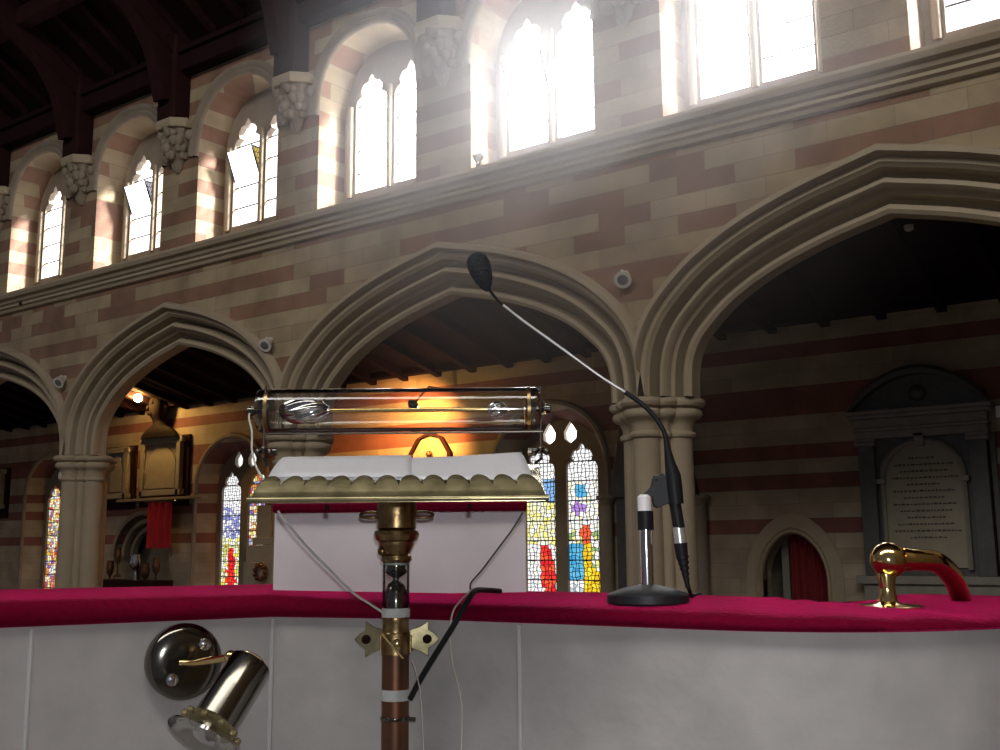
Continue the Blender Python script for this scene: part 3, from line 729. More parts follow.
for s_ in (-1, 1): mb.ball(c + Vector((s_ * .21, -.02, .62)), .045, sz=1.4, n=8)
for s_ in (-1, 1): mb.ball(c + Vector((s_ * .08 - .02, -.24, .69)), .035, n=8)
obj('bust_head_and_shoulders', mb, 'bustm', th, smooth=True, angle=180)
# lamp
lp = WW(138, 398, YA - .75)
th = thing('wall_lamp', 'glowing warm lamp beside the dark bust, left arch', 'lamp', (lp.x, YA, lp.z))
mb = MB(); mb.ball(lp, .085, n=18); obj('bulb', mb, 'bulb', th, smooth=True)
mb = MB(); mb.tube([(lp.x, YA, lp.z + .3), (lp.x, YA - .3, lp.z + .32), (lp.x, YA - .75, lp.z + .2), (lp.x, YA - .75, lp.z + .06)], .015, 8); mb.lathe([(.05, 0), (.05, .02)], (lp.x, YA, lp.z + .3), (0, -1, 0), 14); mb.lathe([(.03, 0), (.03, .08)], (lp.x, YA - .75, lp.z + .04), n=12); obj('lamp_arm', mb, 'wood', th, smooth=True)
light('POINT', 'wall_lamp_light', lp + Vector((0, -.14, -.02)), 48, (1.0, .55, .18), shadow_soft_size=.07)
# recess below, banner, little glints
th = thing('tomb_recess', 'arched stone tomb recess below the left memorials', 'tomb recess', (-19.35, YA, 0))
for g in (0, .16, .30):
    mb = MB(); rows = []
    for o_, y in ((0, YA + .1), (0, YA - .02), (.05, YA - .05), (.09, YA - .02), (.1, YA + .1)):
        o2 = o_ - g; rows.append([Vector((a, y + g * .9, b)) for a, b in pointed(-19.35, .95 + o2, .02, H - .1, H + .78 + o2)[2:]])
    mb.grid(rows); obj('recess_moulding', mb, 'stone_dark', th, smooth=True)
mb = MB(); a = WW(124, 500, YA); b = WW(208, 503, YA); mb.box(a.x, b.x, YA - .2, YA, a.z - .06, a.z); tag(obj('stone_ledge', mb, 'stone_dark', bevel=.01), 'thin stone ledge under the two left memorials', 'ledge')
a = WW(148, 503, YA - .3); b = WW(170, 548, YA - .3)
mb = MB(); rows = [[Vector((a.x + (b.x - a.x) * q / 24, YA - .3 + .03 * math.sin(q * .9), z)) for q in range(25)] for z in (b.z, (a.z + b.z) / 2, a.z)]
mb.grid(rows); tag(obj('red_banner', mb, 'banner', smooth=True), 'bright red cloth hanging under the memorials near the left pier', 'banner')
mb = MB(); mb.tube([(a.x - .1, YA - .3, a.z + .03), (b.x + .1, YA - .3, a.z + .03)], .02, 8); mb.tube([(b.x, YA - .3, a.z + .03), (b.x, YA, a.z + .03)], .015, 8); tag(obj('banner_rail', mb, 'gold'), 'thin brass rail carrying the red cloth', 'rail')
for q, (px, py, r) in enumerate(((110, 572, .07), (118, 560, .06), (136, 566, .11), (145, 575, .08), (156, 570, .07))):
    p = WW(px, py, YA - .5)
    mb = MB(); mb.lathe([(r * 1.2, -.35), (r * 1.2, -.31), (r * .3, -.28), (r * .25, -.1), (r, -.02), (r * 1.2, .1), (r * .9, .2), (r * 1.0, .24)], p, n=16)
    tag(obj('altar_vase', mb, 'bronze' if q != 2 else 'chrome', smooth=True), ['dim brass vase farthest left in the tomb recess', 'dim brass vase second from the left in the tomb recess', 'largest silvery vase in the tomb recess', 'dim brass vase just right of the silvery one', 'dim brass vase under the red cloth'][q], 'vase', 'vases in front of the tomb recess')
mb = MB(); mb.box(-20.6, -17.9, YA - .8, YA - .25, 0, WW(136, 580, YA - .5).z - .0 ); tag(obj('side_table', mb, 'wood', bevel=.01), 'dark wooden table carrying the vases below the left memorials', 'table')
# pinkish monument right of stained window two
th = thing('sculpted_monument', 'stepped pinkish stone monument partly hidden behind the left end of the lectern', 'monument', (-14.9, YA - .3, 0))
def bx(mb, px0, px1, py0, py1, d): a = WW(px0, py1, YA - .3); b = WW(px1, py0, YA - .3); mb.box(a.x, b.x, YA - .3 - d, YA - .3, a.z, b.z)
mb = MB(); bx(mb, 258, 273, 505, 540, .05); bx(mb, 256, 276, 537, 545, .1); obj('shaft', mb, 'tablet', th, bevel=.01)
mb = MB(); bx(mb, 253, 280, 545, 562, .15); bx(mb, 250, 284, 562, 620, .2); obj('pedestal', mb, 'tablet', th, bevel=.01)
p = WW(262, 572, YA - .55); mb = MB(); 
for q in range(10): mb.ball(p + Vector((math.cos(q * .7) * .14, -.05, math.sin(q * .7) * .13)), .05, n=8)
obj('carved_wreath', mb, 'bronze', th, smooth=True)
# warm lamp on the wall behind the lectern and the hexagonal frame
lp2 = WW(413, 405, YA - 1.1)
th = thing('picture_floodlight', 'small warm floodlight on the aisle wall behind the glass tube', 'lamp', (lp2.x, YA, lp2.z))
mb = MB(); mb.lathe([(.03, -.1), (.07, -.05), (.08, .04), (.075, .05)], lp2, (0, .8, -.6), 18); obj('lamp_head', mb, 'black', th, smooth=True)
mb = MB(); mb.tube([(lp2.x, YA, lp2.z + .35), (lp2.x, YA - .7, lp2.z + .35), lp2], .015, 8); obj('lamp_arm', mb, 'black', th, smooth=True)
mb = MB(); mb.ball(lp2 + Vector((0, .05, -.03)), .06, n=12); obj('bulb', mb, 'bulb', th, smooth=True)
wl = light('SPOT', 'picture_floodlight_light', lp2 + Vector((-.2, .0, .1)), 500, (1.0, .42, .10), shadow_soft_size=.06, spot_size=math.radians(112), spot_blend=.9); aim(wl, (-.55, 1, -.5))
p0 = WW(415, 458, YA); p1 = WW(448, 434, YA); x0, x1 = p0.x, p1.x; xm = (x0 + x1) / 2; z0 = H + 1.05; zt = p1.z
def hexa(g): return [(x0 - g, z0 - g), (x1 + g, z0 - g), (x1 + g + .03, zt - .32), (x1 + g - .16, zt - .05), (xm, zt + g * .9), (x0 - g + .16, zt - .05), (x0 - g - .03, zt - .32)]
th = thing('niche_frame', 'dark angular wooden frame on the orange lit wall behind the lectern', 'frame', (xm, YA, z0))
mb = MB(); mb.plate(hexa(.08), [hexa(0)], YA - .07, YA - .005); obj('moulding', mb, 'wood', th)
mb = MB(); mb.plate(hexa(.01), [], YA - .02, YA - .003); obj('inner_panel', mb, 'tablet', th)
mb = MB(); mb.ball((xm, YA - .06, zt - .55), .10, sz=1.6, sy=.5, n=12); mb.ball((xm, YA - .06, zt - .33), .06, n=10); obj('small_figure', mb, 'bronze', th, smooth=True)
# aisle roof lamp
p = WW(909, 229, 11.4); th = thing('aisle_ceiling_light', 'tiny pale light under the dark aisle roof at top right', 'light fixture', p)
mb = MB(); mb.lathe([(.05, .04), (.05, 0), (.03, -.02), (0, -.025)], p, n=14); obj('housing', mb, 'fixture', th, smooth=True)
mb = MB(); mb.tube([p + Vector((0, 0, .03)), (p.x, p.y, H + 3.95)], .01, 6); obj('stem', mb, 'black', th)

# ================================================================ PULPIT (pulpit frame)
line = [Vector((a, b, 0)) for a, b in [(-1.25, .55), (-1.1, .95), (-.71, 1.53), (-.37, 1.725), (-.157, 1.65), (.022, 1.54), (.15, 1.455), (.25, 1.385)]]
a0_ = math.radians(35); Rr = .37
for q in range(1, 23):
    th_ = -a0_ + math.radians(68) * q / 22
    line.append(Vector((.25 + Rr * (math.sin(a0_) + math.sin(th_)), 1.385 + Rr * (math.cos(a0_) - math.cos(th_)), 0)))
e_ = line[-1]; line += [e_ + Vector((.06, .045, 0)), e_ + Vector((.14, .12, 0)), e_ + Vector((.22, .22, 0)), e_ + Vector((.3, .4, 0))]
def offs(line, d):
    out = []
    for i, p in enumerate(line):
        a = line[max(i - 1, 0)]; b = line[min(i + 1, len(line) - 1)]
        n1 = (p - a); n2 = (b - p)
        if n1.length < 1e-6: n1 = n2
        if n2.length < 1e-6: n2 = n1
        n1 = Vector((-n1.y, n1.x, 0)).normalized(); n2 = Vector((-n2.y, n2.x, 0)).normalized()
        nn = (n1 + n2).normalized(); out.append(p + nn * d / max(nn.dot(n1), .5))
    return out
def drop(x): return -0.012 * max(0, min(1, (x - .1) / .5)) + .011 * max(0, min(1, (-x - .2) / .2))
def ztop(x): return H - .074 + drop(x)
PW = .30
mb = MB()
prof = [(.004, -2.0), (.004, -.106), (PW - .004, -.106), (PW, -.3), (PW + .06, -.4), (PW + .05, -2.0)]
rows = []
for d, z in [(.006, -1.95), (.006, -.104), (PW, -.104), (PW, -.22), (PW + .05, -.26), (PW + .05, -3.2)]:
    o_ = offs(line, d); rows.append([Vector((q.x, q.y, H + z)) for q, p_ in zip(o_, line)])
mb.grid(rows)
pul = thing('pulpit', 'pale grey stone pulpit parapet wrapping the lower part of the photo', 'pulpit', (0, 1.6, 0), frame=PM)
obj('parapet', mb, 'pulpit', pul, PM, smooth=True, angle=30)
mb = MB()
for px in (272, 516):
    for yy in ((1.74,) if px == 272 else (1.6,)):
        pass
def wall_point(px, lift=.0):                 # point on the inner parapet face under a pixel column
    best = None
    for i in range(len(line) - 1):
        for t in [k / 20 for k in range(20)]:
            q = line[i].lerp(line[i + 1], t)
            d = abs(PP(px, 640, q.y).x - q.x)
            if q.y > 1.2 and (best is None or d < best[0]): best = (d, q.copy(), (line[i + 1] - line[i]).normalized())
    return best[1], Vector((-best[2].y, best[2].x, 0))
for px in (36, 272, 516):
    q, nn = wall_point(px); mb.tube([q + nn * .004 + Vector((0, 0, H - .108)), q + nn * .004 + Vector((0, 0, H - 1.2))], .0035, 8)
obj('stone_joints', mb, 'seam', pul, PM)
mb = MB(); fp = [Vector((q.x, q.y, 0)) for q in offs(line, .1)]
cpt = [(q.x, q.y) for q in fp] + [(.7, -.6), (-1.2, -.6)]
mb.prism(cpt, lambda a, b: Vector((a, b, H - 1.62)), lambda a, b: Vector((a, b, H - 1.56))); obj('pulpit_floor', mb, 'floor', pul, PM)
# raised slab behind the lectern
s0, s1 = PP(274, 540, 1.80).x, PP(526, 540, 1.80).x; zs1 = PP(400, 512, 1.8).z
mb = MB(); mb.box(s0, s1, 1.80, 1.90, H - .085, zs1); obj('raised_slab', mb, 'slab', pul, PM, bevel=.002)
mb = MB(); mb.box(s0 - .002, s1 + .002, 1.785, 1.905, zs1, zs1 + .016); tag(obj('slab_pad', mb, 'velvet', pul, PM, bevel=.004), 'dark maroon pad')
# cushion
mb = MB(); rows = []
for d, z, k in ((.012, -.106, 0), (-.004, -.104, 0), (-.010, -.098, 0), (-.010, -.090, 1), (-.004, -.0825, 1), (.008, -.079, 1), (.04, -.0765, 1), (.10, -.074, 1), (.18, -.072, 1), (.26, -.071, 1), (.29, -.073, 1), (.305, -.080, 1), (.31, -.095, 0), (.30, -.106, 0)):
    o_ = offs(line, d); rows.append([Vector((q.x, q.y, H + z + (drop(p_.x) * min(1, max(0, (z + .104) / .02))) + k * .0012 * math.sin(i_ * .9))) for i_, (q, p_) in enumerate(zip(o_, line))])
mb.grid(rows)
tag(obj('parapet_cushion', mb, 'velvet', None, PM, smooth=True, angle=60), 'long crimson velvet cushion lying along the top of the pulpit wall', 'cushion')

# ---------------------------------------------------------------- lectern
LY = 1.60
lec = thing('lectern', 'brass lectern with scalloped book rest on a pole clamped to the pulpit wall', 'lectern', (PP(396, 700, LY).x, LY, H - 1.56), frame=PM)
cxl = PP(396, 600, LY).x
yf, yb = 1.36, 1.60
a0, a1 = PP(247, 503, yf), PP(549, 503, yf); b0, b1 = PP(262, 478, yf + .03), PP(536, 478, yf + .03)
n = 12; mb = MB()
def lipz(t): 
    ph = (t * n) % 1.0; return (1 - abs(2 * ph - 1) ** 2.2) ** .6 * .0145
rows = []; K = 12 * 12
zlow = a0.z; zmid = PP(300, 498, yf).z
for kk_, (t0, yy) in enumerate(((0, yf), (0, yf - .002), (1, yf - .001))): pass
X0, X1 = a0.x, a1.x; Xt0, Xt1 = b0.x, b1.x
ztip = PP(400, 475, yf + .03).z
fr_, bk_ = [], []
for q in range(K + 1):
    t = q / K
    zt_q = ztip - .0145 + lipz(t); low = Vector((X0 + (X1 - X0) * t, yf, zlow + .007)); lo2 = Vector((X0 + (X1 - X0) * t, yf - .0045, zlow + .0045)); lo3 = Vector((X0 + (X1 - X0) * t, yf - .003, zlow + .0008)); lo4 = Vector((X0 + (X1 - X0) * t, yf + .02, zlow))
    def onlip(z, b=0):
        k_ = (z - zlow - .0075) / (ztip - zlow - .0075); xa_ = X0 + .004 + (Xt0 - X0 - .004) * k_; xb_ = X1 - .004 + (Xt1 - X1 + .004) * k_
        return Vector((xa_ + (xb_ - xa_) * t, yf + .004 + .024 * k_ - b, z))
    hmp = .0022 * (lipz(t) / .0145) * .4
    fr_.append([lo4, lo3, lo2 + Vector((0, .0006, -.0022)), lo2, low + Vector((0, -.0028, -.0002)), low + Vector((0, 0, .0008)), onlip(zlow + .0075), onlip(zlow + .0075 + (ztip - .0145 - zlow - .0075) * .5, hmp * .5), onlip(ztip - .0150, hmp), onlip((ztip - .0150 + zt_q) / 2, hmp), onlip(zt_q, hmp * .7), onlip(zt_q) + Vector((0, .002, 0)), onlip(zlow + .0075) + Vector((0, .008, .001))])
mb.grid(fr_)
obj('scalloped_lip', mb, 'lip', lec, PM, smooth=True, angle=62)
# desk plate, sloping up away from the reader
zb1 = PP(400, 461, yb).z
dl0, dl1 = X0 + .004, X1 - .004
mb = MB(); mb.prism([(yf + .005, zlow), (yb + .01, zb1 - .01), (yb + .01, zb1 - .006), (yf + .005, zlow + .006)], lambda a, b: Vector((dl0, a, b)), lambda a, b: Vector((dl1, a, b))); obj('book_rest', mb, 'lip', lec, PM)
for px in (327, 470): mb = MB(); q = PP(px, 507, yf + .05); mb.lathe([(.003, 0), (.003, -.004), (.004, -.005), (.003, -.008)], (q.x, q.y, zlow - .001), n=10); obj('screw', mb, 'wood', lec, PM)
# pole
zP = lambda py: PP(396, py, LY).z
rad = lambda px: px / 1050 * LY
mb = MB(); mb.lathe([(rad(19), zP(502)), (rad(20), zP(512)), (rad(19.5), zP(528)), (rad(17), zP(530))], (cxl, LY, 0)); obj('top_socket', mb, 'brass', lec, PM, smooth=True)
mb = MB(); mb.lathe([(rad(17), zP(529)), (rad(21.5), zP(531)), (rad(22.5), zP(535)), (rad(21), zP(540)), (rad(18), zP(542)), (rad(17.5), zP(546)), (rad(13), zP(554)), (rad(15), zP(556)), (rad(15.5), zP(560)), (rad(12), zP(563))], (cxl, LY, 0)); obj('knop', mb, 'brass', lec, PM, smooth=True, angle=30)
mb = MB(); mb.ball((cxl - rad(13), LY - .01, zP(551)), rad(5), n=12); tag(obj('set_screw', mb, 'brass', lec, PM, smooth=True))
for s_ in (-1, 1):
    mb = MB(); c_ = Vector((cxl + s_ * rad(26), LY, zP(515))); mb.tube([c_ + Vector((math.cos(a) * rad(10), math.sin(a) * .006, math.sin(a) * rad(3))) for a in [2 * PI * q / 16 for q in range(17)]], rad(1.6), 8)
    obj('wing_nut', mb, 'brass', lec, PM, smooth=True)
mb = MB(); mb.lathe([(rad(10), zP(563)), (rad(9.5), zP(568)), (rad(11), zP(572)), (rad(8), zP(575)), (rad(3), zP(578)), (rad(3), zP(580)), (rad(8), zP(584)), (rad(11.5), zP(592)), (rad(12), zP(602)), (rad(12), zP(610))], (cxl, LY, 0)); obj('turned_spindle', mb, 'steel', lec, PM, smooth=True)
mb = MB(); mb.lathe([(rad(13.2), zP(560)), (rad(13.2), zP(612))], (cxl, LY, 0)); bm_caps = mb; obj('clear_sleeve', mb, 'glass', lec, PM, smooth=True)
mb = MB(); mb.lathe([(rad(12.2), zP(558)), (rad(12.2), zP(565)), (rad(9), zP(565.5))], (cxl, LY, 0)); obj('white_tape', mb, 'tape', lec, PM, smooth=True)
mb = MB(); mb.lathe([(rad(13.8), zP(608)), (rad(14), zP(617))], (cxl, LY, 0)); obj('white_tape', mb, 'tape', lec, PM, smooth=True)
mb = MB(); mb.lathe([(rad(12.5), zP(616)), (rad(13.5), zP(619)), (rad(12.5), zP(622)), (rad(13), zP(633))], (cxl, LY, 0)); obj('brass_collar', mb, 'brass', lec, PM, smooth=True)
mb = MB(); mb.lathe([(rad(13.2), H - 1.55), (rad(13.2), zP(653))], (cxl, LY, 0)); obj('pole', mb, 'bronze', lec, PM, smooth=True)
mb = MB(); mb.lathe([(rad(14), zP(654)), (rad(14), zP(634)), (rad(13), zP(632))], (cxl, LY, 0)); mb.box(cxl - rad(15), cxl + rad(15), LY, LY + .05, zP(653), zP(635)); obj('clamp', mb, 'brass', lec, PM, smooth=True)
mb = MB(); mb.lathe([(rad(5), -.004), (rad(5), .002), (rad(3), .004)], (cxl + rad(2), LY - rad(14), zP(643)), (0, -1, 0), 14); mb.tube([(cxl - rad(12), LY - rad(15), zP(632)), (cxl + rad(9), LY - rad(15.5), zP(657))], .0022, 8); obj('clamp_screw', mb, 'gold', lec, PM, smooth=True)
# fish-tail wall plate
q, nn = wall_point(396); yw_ = q.y
zc_ = zP(640); pts = [(13, 9), (23, 12), (31, 17), (31, 9), (37, 5), (42, 0), (37, -5), (31, -9), (31, -17), (23, -12), (13, -8)]
for s_ in (-1, 1):
    mb = MB(); pl = [(cxl + s_ * rad(a), zc_ + rad(b)) for a, b in pts]
    mb.prism(pl, lambda a, b: Vector((a, LY + .012 + abs(a - cxl) * .1, b)), lambda a, b: Vector((a, LY + .018 + abs(a - cxl) * .1, b)))
    wp = obj('fishtail_plate', mb, 'lip', lec, PM, bevel=.0008)
    mb = MB(); mb.lathe([(rad(4.5), 0), (rad(4.5), .003), (rad(2), .005)], (cxl + s_ * rad(30), LY + .015, zc_), (0, -1, 0), 12); obj('screw', mb, 'wood', wp, PM, smooth=True)
mb = MB(); mb.lathe([(rad(13.5), zP(700)), (rad(13.5), zP(689))], (cxl, LY, 0)); obj('white_label', mb, 'tape', lec, PM, smooth=True)
mb = MB(); mb.lathe([(rad(14), zP(720)), (rad(14.5), zP(719)), (rad(14.5), zP(717)), (rad(14), zP(716))], (cxl, LY, 0)); mb.tube([(cxl + rad(12), LY - .01, zP(718)), (cxl + rad(20), LY - .015, zP(718))], rad(2), 8); obj('ring_clamp', mb, 'steel', lec, PM, smooth=True)
# paper
pa = [PP(267, 479, yf + .035), PP(533, 479, yf + .035), PP(521, 455, yb - .02), PP(283, 459, yb - .02)]
mb = MB(); rows = []
for i in range(9):
    v_ = i / 8; row = []
    for j in range(33):
        u_ = j / 32; a = pa[0].lerp(pa[1], u_); b = pa[3].lerp(pa[2], u_); c_ = a.lerp(b, v_)
        c_.z += .004 * math.sin(v_ * PI) + (.0035 * math.exp(-((u_ - .03) / .06) ** 2) - .001 * math.exp(-((u_ - .5) / .2) ** 2) + .0045 * max(0, u_ - .7) / .3) * v_
        row.append(c_)
    rows.append(row)
mb.grid(rows); o = tag(obj('paper_sheet', mb, 'paper', None, PM, smooth=True), 'wide white paper sheet lying open on the brass book rest', 'paper')
sm = o.modifiers.new('t', 'SOLIDIFY'); sm.thickness = .0012
# under-sheet
mb = MB(); rows = []
for i in range(5):
    v_ = i / 4; rows.append([pa[0].lerp(pa[1], .04 + .5 * j / 16).lerp(pa[3].lerp(pa[2], .04 + .5 * j / 16), v_) + Vector((0, 0, .0030 + .001 * math.sin(v_ * PI))) for j in range(17)])
mb.grid(rows); o = tag(obj('paper_sheet', mb, 'paper', None, PM, smooth=True), 'smaller white paper lying on the left half of the wide sheet', 'paper'); sm = o.modifiers.new('t', 'SOLIDIFY'); sm.thickness = .0008

# ---------------------------------------------------------------- glass tube lamp above the desk
TY = 1.63
cz = PP(400, 410, TY).z; xl, xr = PP(262, 410, TY).x, PP(536, 410, TY).x; r_ = 22 / 1050 * TY
tl = thing('tube_lamp', 'horizontal clear glass tube reading lamp above the lectern paper', 'lamp', ((xl + xr) / 2, TY, cz), frame=PM)
X = (1, 0, 0)
mb = MB(); L = xr - xl; rows = [[Vector((xl + x, TY + rr_ * math.cos(2 * PI * q / 40), cz + rr_ * math.sin(2 * PI * q / 40))) for q in range(40)] for x, rr_ in ((0, r_), (L, r_))]
mb.grid(rows, closed_v=True); obj('glass_tube', mb, 'glass', tl, PM, smooth=True, angle=60)
for sx, xe in ((-1, xl), (1, xr)):
    mb = MB(); mb.lathe([(r_ * .80, -.006), (r_ * 1.03, -.004), (r_ * 1.04, .001), (r_ * .9, .003)], (xe + sx * -.010, TY, cz), (sx, 0, 0), 36)
    obj('end_ring', mb, 'brass', tl, PM, smooth=True)
    mb = MB(); mb.lathe([(r_ * .99, -.018), (r_ * 1.0, .0), (r_ * .9, .006), (r_ * .5, .010), (r_ * .25, .013), (r_ * .22, .020), (0, .021)], (xe, TY, cz), (sx, 0, 0), 36)
    obj('glass_end_cap', mb, 'glass', tl, PM, smooth=True)
    mb = MB(); mb.lathe([(.0045, .0), (.0045, .014), (.007, .014), (.007, .022), (.003, .024)], (xe, TY, cz), (sx, 0, 0), 14); obj('terminal', mb, 'steel', tl, PM, smooth=True)
# ribbed glass socket at the left, faint one at the right
def ribbed(xa, ln, rr_, mat):
    mb = MB(); rows = []
    for i in range(25):
        t = i / 24; x = xa + ln * t; R0 = rr_ * (.35 + .65 * math.sin(PI * min(1, t * 1.05)) ** .6)
        rows.append([Vector((x, TY + R0 * (1 + .07 * math.sin(9 * (2 * PI * q / 72) + t * 9)) * math.cos(2 * PI * q / 72), cz + R0 * (1 + .07 * math.sin(9 * (2 * PI * q / 72) + t * 9)) * math.sin(2 * PI * q / 72))) for q in range(72)])
    mb.grid(rows, closed_v=True); return obj('ribbed_lampholder', mb, mat, tl, PM, smooth=True, angle=180)
ribbed(PP(280, 407, TY).x, PP(330, 407, TY).x - PP(280, 407, TY).x, r_ * .6, 'chrome')
ribbed(PP(488, 407, TY).x, .03, r_ * .35, 'chrome')
mb = MB(); mb.tube([(PP(330, 407, TY).x, TY, cz), (PP(490, 407, TY).x, TY, cz)], .0035, 10); obj('gold_reflection_rod', mb, 'gold', tl, PM, smooth=True)  # added gold rod stands in for the golden reflection along the tube
# thin rail under the tube, uprights, wing clamps
zr = PP(400, 433, TY - .02).z
mb = MB(); mb.tube([(PP(263, 433, TY - .02).x, TY - .02, zr), (PP(543, 433, TY - .02).x, TY - .02, zr)], .0016, 8); obj('support_rail', mb, 'steel', tl, PM, smooth=True)
for px in (264, 541):
    x = PP(px, 440, TY - .02).x; zc2 = PP(px, 452, TY - .02).z
    mb = MB(); mb.tube([(x, TY - .02, PP(px, 388, TY).z), (x, TY - .02, zc2 - .012)], .0016, 8); obj('upright', mb, 'chrome', tl, PM, smooth=True)
    mb = MB(); s_ = 1 if px < 400 else -1
    for q in range(3): mb.ball((x - s_ * .008 + s_ * q * .009, TY - .024, zc2 + .004 * (q % 2)), .0055, n=10)
    mb.tube([(x - s_ * .012, TY - .02, zc2), (x + s_ * .02, TY - .02, zc2 + .001)], .003, 8); mb.lathe([(.006, -.006), (.006, .006)], (x + s_ * .014, TY - .02, zc2), (1, 0, 0), 12)
    mb.tube([(x, TY - .02, zc2 - .01), (x + s_ * .01, yb - .01, zb1 - .006)], .0022, 8)
    obj('wing_clamp', mb, 'steel', tl, PM, smooth=True)

# wires
def wire(name, lab, pix, r, mat, n=6, cat='wire', group=None):
    pts = bez([PP(a, b, d) for a, b, d in pix], n); mb = MB(); mb.tube(pts, r, 8)
    return tag(obj(name, mb, mat, None, PM, smooth=True), lab, cat, group)
wire('thin_flex', 'white flex dropping from the left end of the glass tube', [(251, 409, TY), (249, 418, TY - .01), (252, 432, TY - .02), (252, 450, TY - .03), (256, 466, TY - .05), (262, 478, 1.57)], .0016, 'cream')
wire('thin_flex', 'grey wire sagging from the left underside of the lectern to the pole', [(278, 511, 1.5), (290, 527, 1.5), (310, 550, 1.52), (330, 570, 1.54), (352, 592, 1.56), (370, 604, 1.57), (385, 614, 1.575)], .0018, 'wire')
wire('thin_flex', 'dark thin wire hanging from the right underside of the lectern', [(523, 512, 1.5), (512, 530, 1.5), (497, 550, 1.52), (482, 570, 1.55), (471, 583, 1.58), (471, 592, 1.60)], .0013, 'wire_dark')
wire('thin_flex', 'cream flex drooping down the pulpit wall right of the pole', [(474, 588, 1.60), (461, 600, 1.57), (453, 612, 1.555), (450, 632, 1.56), (452, 660, 1.56), (458, 685, 1.56), (462, 710, 1.56), (461, 760, 1.56)], .0012, 'cream')
wire('thin_flex', 'faint white thread hanging down close beside the pole', [(412, 660, 1.56), (417, 676, 1.555), (421, 700, 1.555), (424, 760, 1.56)], .0007, 'cream')
wire('microphone_cable', 'thick black cable slanting from the pole up over the crimson cushion', [(410, 699, 1.58), (420, 680, 1.57), (435, 655, 1.56), (452, 628, 1.545), (468, 600, 1.56), (475, 591, 1.60), (484, 590, 1.66), (500, 591, 1.72)], .0042, 'black', cat='cable')

# ---------------------------------------------------------------- gooseneck microphone stand
MY = 1.52
bc = PP(648, 601, MY); br = 40 / 1050 * MY
zbs = H - .0745 + drop(bc.x) - .0005
st = thing('microphone_stand', 'black round-based table microphone stand with short chrome post on the crimson cushion', 'microphone stand', (bc.x, MY, zbs), frame=PM)
zB = lambda py: PP(648, py, MY).z
z0 = min(zbs, zB(602)); 
mb = MB(); mb.lathe([(br * .96, z0 - .002), (br, z0 + .001), (br, z0 + .0115), (br * .97, z0 + .0135), (br * .6, z0 + .021), (br * .25, z0 + .025), (br * .18, z0 + .026)], (bc.x, MY, 0), n=48); obj('weighted_base', mb, 'blackm', st, PM, smooth=True, angle=35)
mb = MB(); mb.lathe([(.0095, z0 + .02), (.0095, zB(528))], (bc.x, MY, 0), n=24); obj('chrome_post', mb, 'chrome', st, PM, smooth=True)
mb = MB(); mb.lathe([(.0115, zB(530)), (.0115, zB(511))], (bc.x, MY, 0), n=24); obj('black_collar', mb, 'black', st, PM, smooth=True)
mb = MB(); mb.lathe([(.0098, zB(512)), (.0098, zB(497)), (.006, zB(494.5))], (bc.x - .001, MY, 0), n=24); obj('flash_white_sleeve', mb, 'whitecap', st, PM, smooth=True)  # silver sleeve coloured white for the flash reflected in it
# clip block joining sleeve and barrel
def P3(px, py, d=MY): return PP(px, py, d)
pl = [(640, 497), (651, 487), (653, 478), (668, 474), (670, 503), (658, 508), (654, 506), (652, 497)]
mb = MB(); mb.prism([(PP(a, b, MY).x, PP(a, b, MY).z) for a, b in pl], lambda a, b: Vector((a, MY - .004, b)), lambda a, b: Vector((a, MY + .012, b))); obj('clip_bracket', mb, 'blackm', st, PM, bevel=.001)
mb = MB(); mb.tube([P3(654, 479), P3(664, 476)], .004, 10); mb.lathe([(.002, -.003), (.005, 0), (.002, .004)], P3(656, 480), (0, -1, 0), 10); obj('tilt_knob', mb, 'black', st, PM, smooth=True)
mic = thing('gooseneck_microphone', 'long thin gooseneck microphone with grey foam tip reaching up to the left', 'microphone', P3(675, 500), frame=PM)
mb = MB(); mb.tube([P3(671, 466), P3(673, 476), P3(674.5, 490), P3(676, 504)], [.0085, .0115, .0118, .0112], 18); obj('clip_barrel', mb, 'black', mic, PM, smooth=True)
mb = MB(); mb.tube([P3(675, 503), P3(679, 528)], [.0085, .0085], 18); obj('body', mb, 'black', mic, PM, smooth=True)
mb = MB(); mb.tube([P3(678.6, 527), P3(680.6, 544)], .0084, 18); obj('silver_ring', mb, 'silver', mic, PM, smooth=True)
mb = MB(); mb.tube([P3(680.5, 543), P3(682, 556), P3(685, 572), P3(688, 588)], [.0098, .0086, .005, .0032], 16)
for q in range(5): mb.tube([P3(682.4 + q * 1.0, 556 + q * 5.6), P3(682.8 + q * 1.0, 558.4 + q * 5.6)], [.0092 - q * .0012] * 2, 16)
obj('plug_boot', mb, 'black', mic, PM, smooth=True)
mb = MB(); mb.tube([P3(666, 440), P3(668, 452), P3(671, 468)], [.0038, .0055, .0088], 14); obj('strain_boot', mb, 'black', mic, PM, smooth=True)
gn = bez([P3(667, 446), P3(664, 432), P3(655, 417), P3(642, 404), P3(625, 392)], 6)
mb = MB(); mb.tube(gn, .0036, 12); obj('flexible_neck', mb, 'black', mic, PM, smooth=True)
mb = MB(); mb.tube(bez([P3(626, 392.5), P3(600, 376), P3(560, 347), P3(525, 322), P3(502, 304)], 4), .0019, 10); obj('thin_rod', mb, 'silver', mic, PM, smooth=True)
mb = MB(); mb.tube(bez([P3(503, 305), P3(495, 297), P3(488, 288)], 4), [.0022] * 9, 10); obj('upper_neck', mb, 'black', mic, PM, smooth=True)
d_ = (P3(474, 254) - P3(487, 290)).normalized(); b_ = P3(488, 291)
mb = MB(); mb.lathe([(.003, 0), (.0085, .007), (.0135, .018), (.0168, .032), (.0172, .043), (.015, .053), (.009, .0595), (0, .061)], b_, d_, 28); obj('foam_windscreen', mb, 'foam', mic, PM, smooth=True, angle=180)
